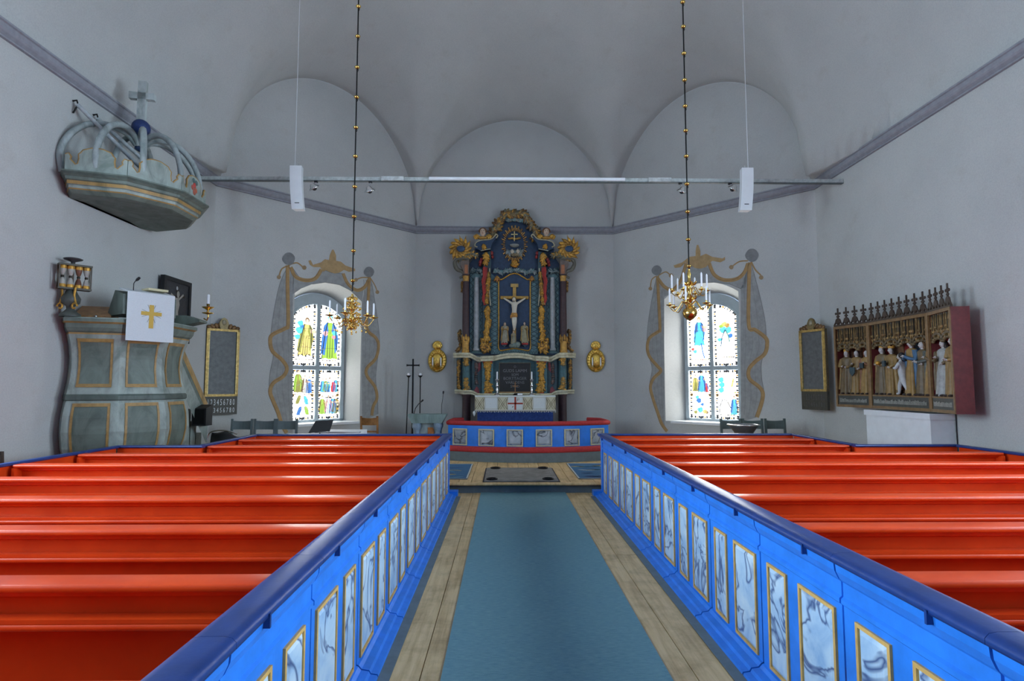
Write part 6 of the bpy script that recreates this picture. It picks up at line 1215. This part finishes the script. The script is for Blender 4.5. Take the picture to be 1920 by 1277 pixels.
for px, top, bot, s, lab in ((557, 313, 395, -1, 'pulpit'), (1399, 317, 397, 1, 'font')):
    y = 10.35; a, b = ony(px-2*s*0, top, y), ony(px, bot, y); xm = a.x; H = a.z-b.z
    t = thing('hanging_loudspeaker', 'white curved column loudspeaker hung on a wire on the %s side' % lab, 'loudspeaker', (xm, y, b.z), 'hanging column loudspeakers')
    n = 8; rs = []
    for k in range(n+1):
        f = k/n; z = a.z-H*f; off = .085*f*f; x = xm-s*off*.8; yy = y-.02-off*.4; rs.append([(x-.105, yy-.05, z), (x+.105, yy-.05, z), (x+.085, yy+.10, z), (x-.085, yy+.10, z)])
    MB().rings(rs, smooth=False).build('speaker_case', M_SPK, t)
    f = .86; off = .085*f*f; MB().box(xm-s*off*.8-.04, xm-s*off*.8+.04, y-.02-off*.4-.056, y-.02-off*.4-.05, a.z-H*f-.006, a.z-H*f+.006).build('badge', M_BLACK, t)
    MB().tube([(xm-s*.04*-1.2, y+.03, a.z-.01), (xm-s*.04*-1.2, y+.03, 9.2)], .005, 6).build('hanging_wire', M_WHITE, t); MB().tube([(xm, y+.05, a.z-.01), (xm, y+.05, a.z+.08)], .007, 6).build('bracket', M_CHROME, t)
# ================================================================ WALL SCONCES
for px, lab in ((820, 'pulpit'), (1117, 'font')):
    p = ony(px, 676, 15.36); y = 15.36; t = thing('wall_sconce', 'embossed oval brass wall sconce with two candles on the %s side of the altarpiece' % lab, 'sconce', (p.x, y, p.z-.3), 'brass wall sconces')
    g = MB(Matrix.Translation(p) @ Matrix.Rotation(R(90), 4, 'X')); g.lathe([(.001, .10), (.10, .095), (.155, .06), (.165, .03), (.21, .05), (.235, .035), (.245, .0)], 28, (0, 0, 0), sx=1, sy=1.26, caps=False); g.lathe([(.245, 0), (.24, -.02), (.001, -.03)], 28, sy=1.26, caps=False); bk = g.build('embossed_plate', M_BRASS_REL, t)
    g = MB(Matrix.Translation(p) @ Matrix.Rotation(R(90), 4, 'X'))
    for k in range(22): a = 2*math.pi*k/22; g.ell((.205*math.cos(a), .258*math.sin(a), .045), (.022, .026, .02), (1, 1, 1), 8, 5)
    g.build('bosses', M_BRASS_REL, bk)
    q = p+Vector((0, 0, .39)); g = MB(Matrix.Translation(q) @ Matrix.Rotation(R(90), 4, 'X'))
    for k in range(11): a = R(-25)+R(230)*k/10; g.ell((.085*math.cos(a), .07*math.sin(a)+.01, .02), (.055 if k % 2 else .06, .028, .02), (1, 1, 1), 8, 5, Matrix.Identity(4)) if False else g.ell((.095*math.cos(a), .09*math.sin(a), .02), (.04, .04, .022), (1, 1, 1), 8, 5)
    g.lathe([(.001, .045), (.06, .04), (.10, .02), (.12, .0)], 18, caps=False); g.ell((0, -.03, .05), (.035, .03, .02), (1, 1, 1), 8, 6); g.build('shell_crest', M_BRASS_REL, t)
    for s in (-1, 1):
        b = p+Vector((s*.105, -.14, -.16)); o = MB().tube([p+Vector((s*.04, -.05, -.22)), p+Vector((s*.08, -.12, -.25)), b+Vector((0, 0, -.03))], .009, 6); o.lathe([(.01, -.03), (.045, -.015), (.048, -.008), (.016, -.008), (.018, .025)], 12, tuple(b)); ao = o.build('candle_arm', M_BRASS, t); MB().lathe([(.017, .0), (.016, .22), (.006, .235)], 10, tuple(b)).build('candle', M_WAX, ao)
# ================================================================ AMBO, CROSS AND CANDLE STANDS
AMX0, AMX1, AMY = -2.53, -1.66, 13.30
t = thing('marble_ambo', 'green grey marbled ambo table with paired columns beside the altar rail', 'ambo', ((AMX0+AMX1)/2, AMY+.2, CH))
MB().prism([(AMX0, 1.10), (AMX1, 1.10), (AMX1-.01, 1.06), (AMX1-.09, .92), (AMX1-.10, .90), (AMX0+.10, .90), (AMX0+.09, .92), (AMX0+.01, 1.06)], AMY, AMY+.42, 'y', (0.19, 0.26, 0.25)).build('table_slab', M_GREEN, t)
MB().box(AMX0+.16, AMX1-.16, AMY+.12, AMY+.36, CH, .90, (0.24, 0.29, 0.30)).build('core', M_GREEN, t)
for x in (AMX0+.20, AMX1-.20):
    for dy in (.09, .34): MB().lathe([(.085, CH), (.085, CH+.05), (.07, CH+.08), (.068, .72), (.072, .74), (.10, .80), (.105, .86), (.09, .90)], 16, (x, AMY+dy, 0), (0.22, 0.30, 0.40)).build('column', M_GREEN, t)
q = ony(808, 808, AMY+.1); MB().box(q.x-.07, q.x+.07, AMY+.10, AMY+.12, .5, .80, (0.42, 0.15, 0.03)).build('copper_panel', M_PAINT, t)
p = ony(793, 775, AMY+.25); p.z = 1.10; a = ony(791, 737, AMY+.2)
t_ = ony(776, 776, AMY+.2); t_.z = 1.10; e = ony(790, 753, AMY+.2)
mic('ambo_lamp', 'curved black reading lamp arm bending over the marble ambo', t_, [t_, t_+Vector((.03, 0, .12)), t_.lerp(e, .6)+Vector((0, 0, .05)), e], .010)
b_ = ony(828, 776, AMY+.2); b_.z = 1.10; mic('ambo_microphone', 'upright black gooseneck microphone standing on the marble ambo', b_, [b_, b_+Vector((0, 0, .2)), b_+Vector((.02, 0, .32)), ony(831, 738, AMY+.2)], .007)
SY = 13.95
def zat(py, y=SY): return ony(774, py, y).z
x = ony(774, 720, SY).x; t = thing('processional_cross', 'tall black iron cross on a pole standing behind the marble ambo', 'cross', (x, SY, CH)); g = MB(); g.box(x-.018, x+.018, SY-.012, SY+.012, CH+.03, zat(673)); g.box(x-.145, x+.145, SY-.012, SY+.012, zat(685)-.018, zat(685)+.018)
for sx_ in (-1, 1): g.box(x+sx_*.145-.008, x+sx_*.145+.008, SY-.012, SY+.012, zat(685)-.026, zat(685)+.026)
g.build('cross', M_IRON, t); MB().lathe([(.085, 0), (.085, .015), (.03, .035), (.02, .05)], 16, (x, SY, CH)).build('foot', M_IRON, t)
for px, lean, lab in ((766, 0, 'on the window side of'), (788, 0, 'on the altar side of')):
    x = ony(px, 720, SY-.12 if px < 770 else SY).x; yy = SY-.12 if px < 770 else SY; t = thing('candle_stand', 'black iron candle stand %s the tall iron cross' % lab, 'candle stand', (x, yy, CH), 'iron candle stands')
    MB().tube([(x-(.05 if px < 770 else 0), yy, CH+.02), (x, yy, zat(707, yy))], .013, 8).build('pole', M_IRON, t); MB().lathe([(.015, 0), (.035, .02), (.055, .04), (.055, .05), (.02, .045)], 14, (x, yy, zat(708, yy))).build('candle_cup', M_IRON, t); MB().lathe([(.028, .045), (.027, .10), (.01, .105)], 12, (x, yy, zat(708, yy))).build('candle', M_WAX, t); MB().lathe([(.07, 0), (.07, .012), (.02, .03)], 14, (x-(.05 if px < 770 else 0), yy, CH)).build('foot', M_IRON, t)
# ================================================================ CHAIRS
def chair(label, x, y, rot, m, w_=.44, h=.92, group='grey wooden chairs', z=CH, style=0):
    """a wooden chair facing local -y; its back posts stand at local +y"""
    t = thing('chair', label, 'chair', (x, y, z), group); M = Matrix.Translation((x, y, z)) @ Matrix.Rotation(R(rot), 4, 'Z')
    for sx_ in (-1, 1):
        MB(M).prism([(.17, 0), (.21, 0), (.235, .46), (.27, h), (.235, h), (.195, .46)], sx_*(w_/2)-.02, sx_*(w_/2)+.02, 'x').build('back_post', m, t)
        MB(M).box(sx_*(w_/2-.005)-.02, sx_*(w_/2-.005)+.02, -.22, -.18, 0, .43).build('leg', m, t); MB(M).box(sx_*(w_/2-.005)-.012, sx_*(w_/2-.005)+.012, -.18, .19, .18, .215).build('stretcher', m, t)
    MB(M).box(-w_/2-.015, w_/2+.015, -.24, .21, .43, .46).build('seat', m, t)
    MB(M).rings([[(-w_/2+.02, .24+.02*0, h-.20), (-w_/2+.02, .225, h-.20), (-w_/2+.02, .235, h-.035), (-w_/2+.02, .255, h-.035)]]+[[(-w_/2+.02+(w_-.04)*k/6, .24+.03*math.sin(math.pi*k/6), h-.20), (-w_/2+.02+(w_-.04)*k/6, .225+.03*math.sin(math.pi*k/6), h-.20), (-w_/2+.02+(w_-.04)*k/6, .235+.03*math.sin(math.pi*k/6), h-.035-.012*math.sin(math.pi*k/6)), (-w_/2+.02+(w_-.04)*k/6, .255+.03*math.sin(math.pi*k/6), h-.035-.012*math.sin(math.pi*k/6))] for k in range(1, 7)], smooth=False).build('back_rail', m, t)
    MB(M).box(-w_/2, w_/2, .205, .225, .56, .60).build('lower_back_rail', m, t); return t
M_CHAIR = solid('grey_green_chair_paint', (0.15, 0.19, 0.195), 0.55, 0, 0.12); M_CHAIRD = solid('dark_green_chair_paint', (0.085, 0.115, 0.105), 0.55, 0, 0.15)
for px, lab in ((454, 'grey wooden chair nearest the hymn board in the row by the pulpit stair'), (497, 'grey wooden chair in the middle of the row by the pulpit stair'), (538, 'grey wooden chair nearest the stained glass in the row by the pulpit stair')):
    p = ony(px, 788, 11.2); chair(lab, p.x, p.y-.24, 0, M_CHAIR, .37, .96)
for px, lab in ((1370, 'dark green wooden chair partly behind the font'), (1411, 'dark green wooden chair between two others beyond the font'), (1453, 'dark green wooden chair nearest the hymn board beyond the font')):
    p = ony(px, 786, 11.35); chair(lab, p.x, p.y-.24, 0, M_CHAIRD, .37, .95, 'dark green wooden chairs')
p = ony(701, 778, 13.3); chair('brown wooden chair with leather back beside the apse window', p.x, p.y-.1, 175, M_WOODB, .36, .92, None)
# dark chair back by the wall at the pew end
p = ony(6, 858, 7.0)
# ================================================================ FONT, MUSIC STAND, KEYBOARD TABLE, BAG
p = ony(1394, 796, 10.7); t = thing('baptismal_font', 'dark metal baptismal font bowl with bright rim before the green chairs', 'font', (p.x, 10.7, CH))
zr = p.z; MB().lathe([(.20, 0), (.20, .04), (.10, .08), (.06, .20), (.055, zr-CH-.32), (.08, zr-CH-.26), (.13, zr-CH-.20), (.21, zr-CH-.08), (.25, zr-CH-.03), (.25, zr-CH-.015), (.22, zr-CH-.02), (.12, zr-CH-.14), (.01, zr-CH-.16)], 26, (p.x, 10.7, CH)).build('bowl_and_stem', solid('dark_pewter', (0.09, 0.10, 0.11), 0.45, 0.5, 0.2), t)
MB().lathe([(.245, zr-.018), (.285, zr-.012), (.29, zr), (.245, zr+.006), (.235, zr-.006)], 26, (p.x, 10.7, 0), caps=False).build('bright_rim', M_SILVER, t)
p = ony(602, 800, 10.4); t = thing('music_stand', 'black music stand with tilted desk before the stained glass window', 'music stand', (p.x, 10.4, CH)); z0, z1 = ony(600, 812, 10.4).z, ony(600, 787, 10.4).z
a0, a1, b0, b1 = ony(578, 812, 10.35), ony(618, 809, 10.35), ony(592, 789, 10.45), ony(625, 787, 10.45)
g = MB(); n_ = Vector((0, .012, 0)); g.add([tuple(a0), tuple(a1), tuple(b1), tuple(b0), tuple(a0+n_), tuple(a1+n_), tuple(b1+n_), tuple(b0+n_)], [(0, 1, 2, 3), (7, 6, 5, 4), (0, 4, 5, 1), (1, 5, 6, 2), (2, 6, 7, 3), (3, 7, 4, 0)]); g.build('desk', M_BLACK, t)
MB().tube([((a0.x+a1.x)/2, 10.4, a0.z), ((a0.x+a1.x)/2, 10.4, CH+.25)], .012, 7).build('pole', M_BLACK, t)
for k in range(3): a = R(30+120*k); MB().tube([((a0.x+a1.x)/2, 10.4, CH+.27), ((a0.x+a1.x)/2+.25*math.cos(a), 10.4+.25*math.sin(a), CH+.01)], .009, 6).build('leg', M_BLACK, t)
x0, x1 = ony(586, 808, 10.8).x, ony(683, 808, 10.8).x; zt_ = ony(640, 808, 10.8).z
t = thing('keyboard', 'white electric keyboard on a folding stand behind the music stand', 'keyboard', ((x0+x1)/2, 10.9, CH)); MB().prism([(10.72, zt_-.09), (10.72, zt_-.03), (10.80, zt_-.02), (11.02, zt_+.01), (11.02, zt_-.09)], x0, x1, 'x').build('case', M_WHITE, t)
MB().box(x0+.06, x1-.06, 10.723, 10.80, zt_-.028, zt_-.016).build('key_bed', M_BLACK, t); g = MB()
for k in range(30): xx = x0+.07+(x1-x0-.14)*k/30; g.box(xx+.001, xx+(x1-x0-.14)/30-.001, 10.722, 10.80, zt_-.02, zt_-.010)
o = g.build('keys', M_WHITE, t); o['kind'] = 'stuff'
for s in (-1, 1): MB().tube([((x0+x1)/2-s*.3, 10.85, zt_-.09), ((x0+x1)/2+s*.3, 10.85, CH+.01)], .015, 7).build('stand_leg', M_BLACK, t)
p = ony(430, 818, 10.3); t = thing('black_bag', 'black bag and folded jacket heaped behind the pew screen near the pulpit', 'bag', (p.x, 10.3, CH))
x0, x1 = ony(397, 818, 10.3).x, ony(455, 818, 10.3).x; zb_ = ony(430, 826, 10.3).z; zt_ = ony(430, 809, 10.3).z
rs = []; n = 12
for k in range(n+1):
    f = k/n; x = x0+(x1-x0)*f; h = (zt_-CH)*(.93+.07*math.sin(math.pi*min(1, f*1.2+.15)))-.03*f; d_ = .18*math.sin(math.pi*(.12+.76*f))
    rs.append([(x, 10.3+d_*math.cos(a), CH+.01+h*(.5+.5*math.sin(a))*(1+.03*math.sin(9*f+2*a))) for a in [2*math.pi*q/12-math.pi/2 for q in range(12)]])
MB().rings(rs).build('bag_body', M_BLACK, t); MB().tube(smooth_path([(x0+.02, 10.1, zt_-.12), (x0+.05, 10.12, zt_-.01), (x0+.18, 10.12, zt_+.03), (x0+.36, 10.14, zt_+.02), (x0+.50, 10.15, zt_-.03)], 5), .012, 6).build('strap', M_CHROME, t)
# chair at the wall by the pulpit pews: only its dark back shows over the pew side screen
p = onx(12, 857, -5.62); chair('dark wooden chair standing between the pew side screen and the wall', -5.82, 6.62, 90, M_BLACK if False else solid('dark_stained_wood', (0.05, 0.035, 0.028), 0.5, 0, .2), .40, 1.0, None, 0)

# pieces too small to tell apart stay joined as one part
for o in bpy.data.objects:
    n = o.name.split('.')[0]
    if o.parent and n in ('lattice', 'apron_lattice', 'pilaster_gilding', 'pilaster_foliage', 'drum_foliage', 'side_leaf_carving', 'shoulder_leaf_carving', 'capital_leaves', 'crest_scrolls', 'crest_shell', 'ray_glory', 'niche_crest', 'red_ribbon', 'column_gilding', 'cherub_feathers', 'cherub_wings', 'gilt_spray', 'glass_painting', 'blackletter_strip', 'canopy_tracery', 'leaf_wreath', 'bosses', 'lace_edge', 'rug_pattern', 'number_slats', 'painted_flower', 'embroidery', 'pierced_cresting', 'carved_crest'):
        o['kind'] = 'stuff'
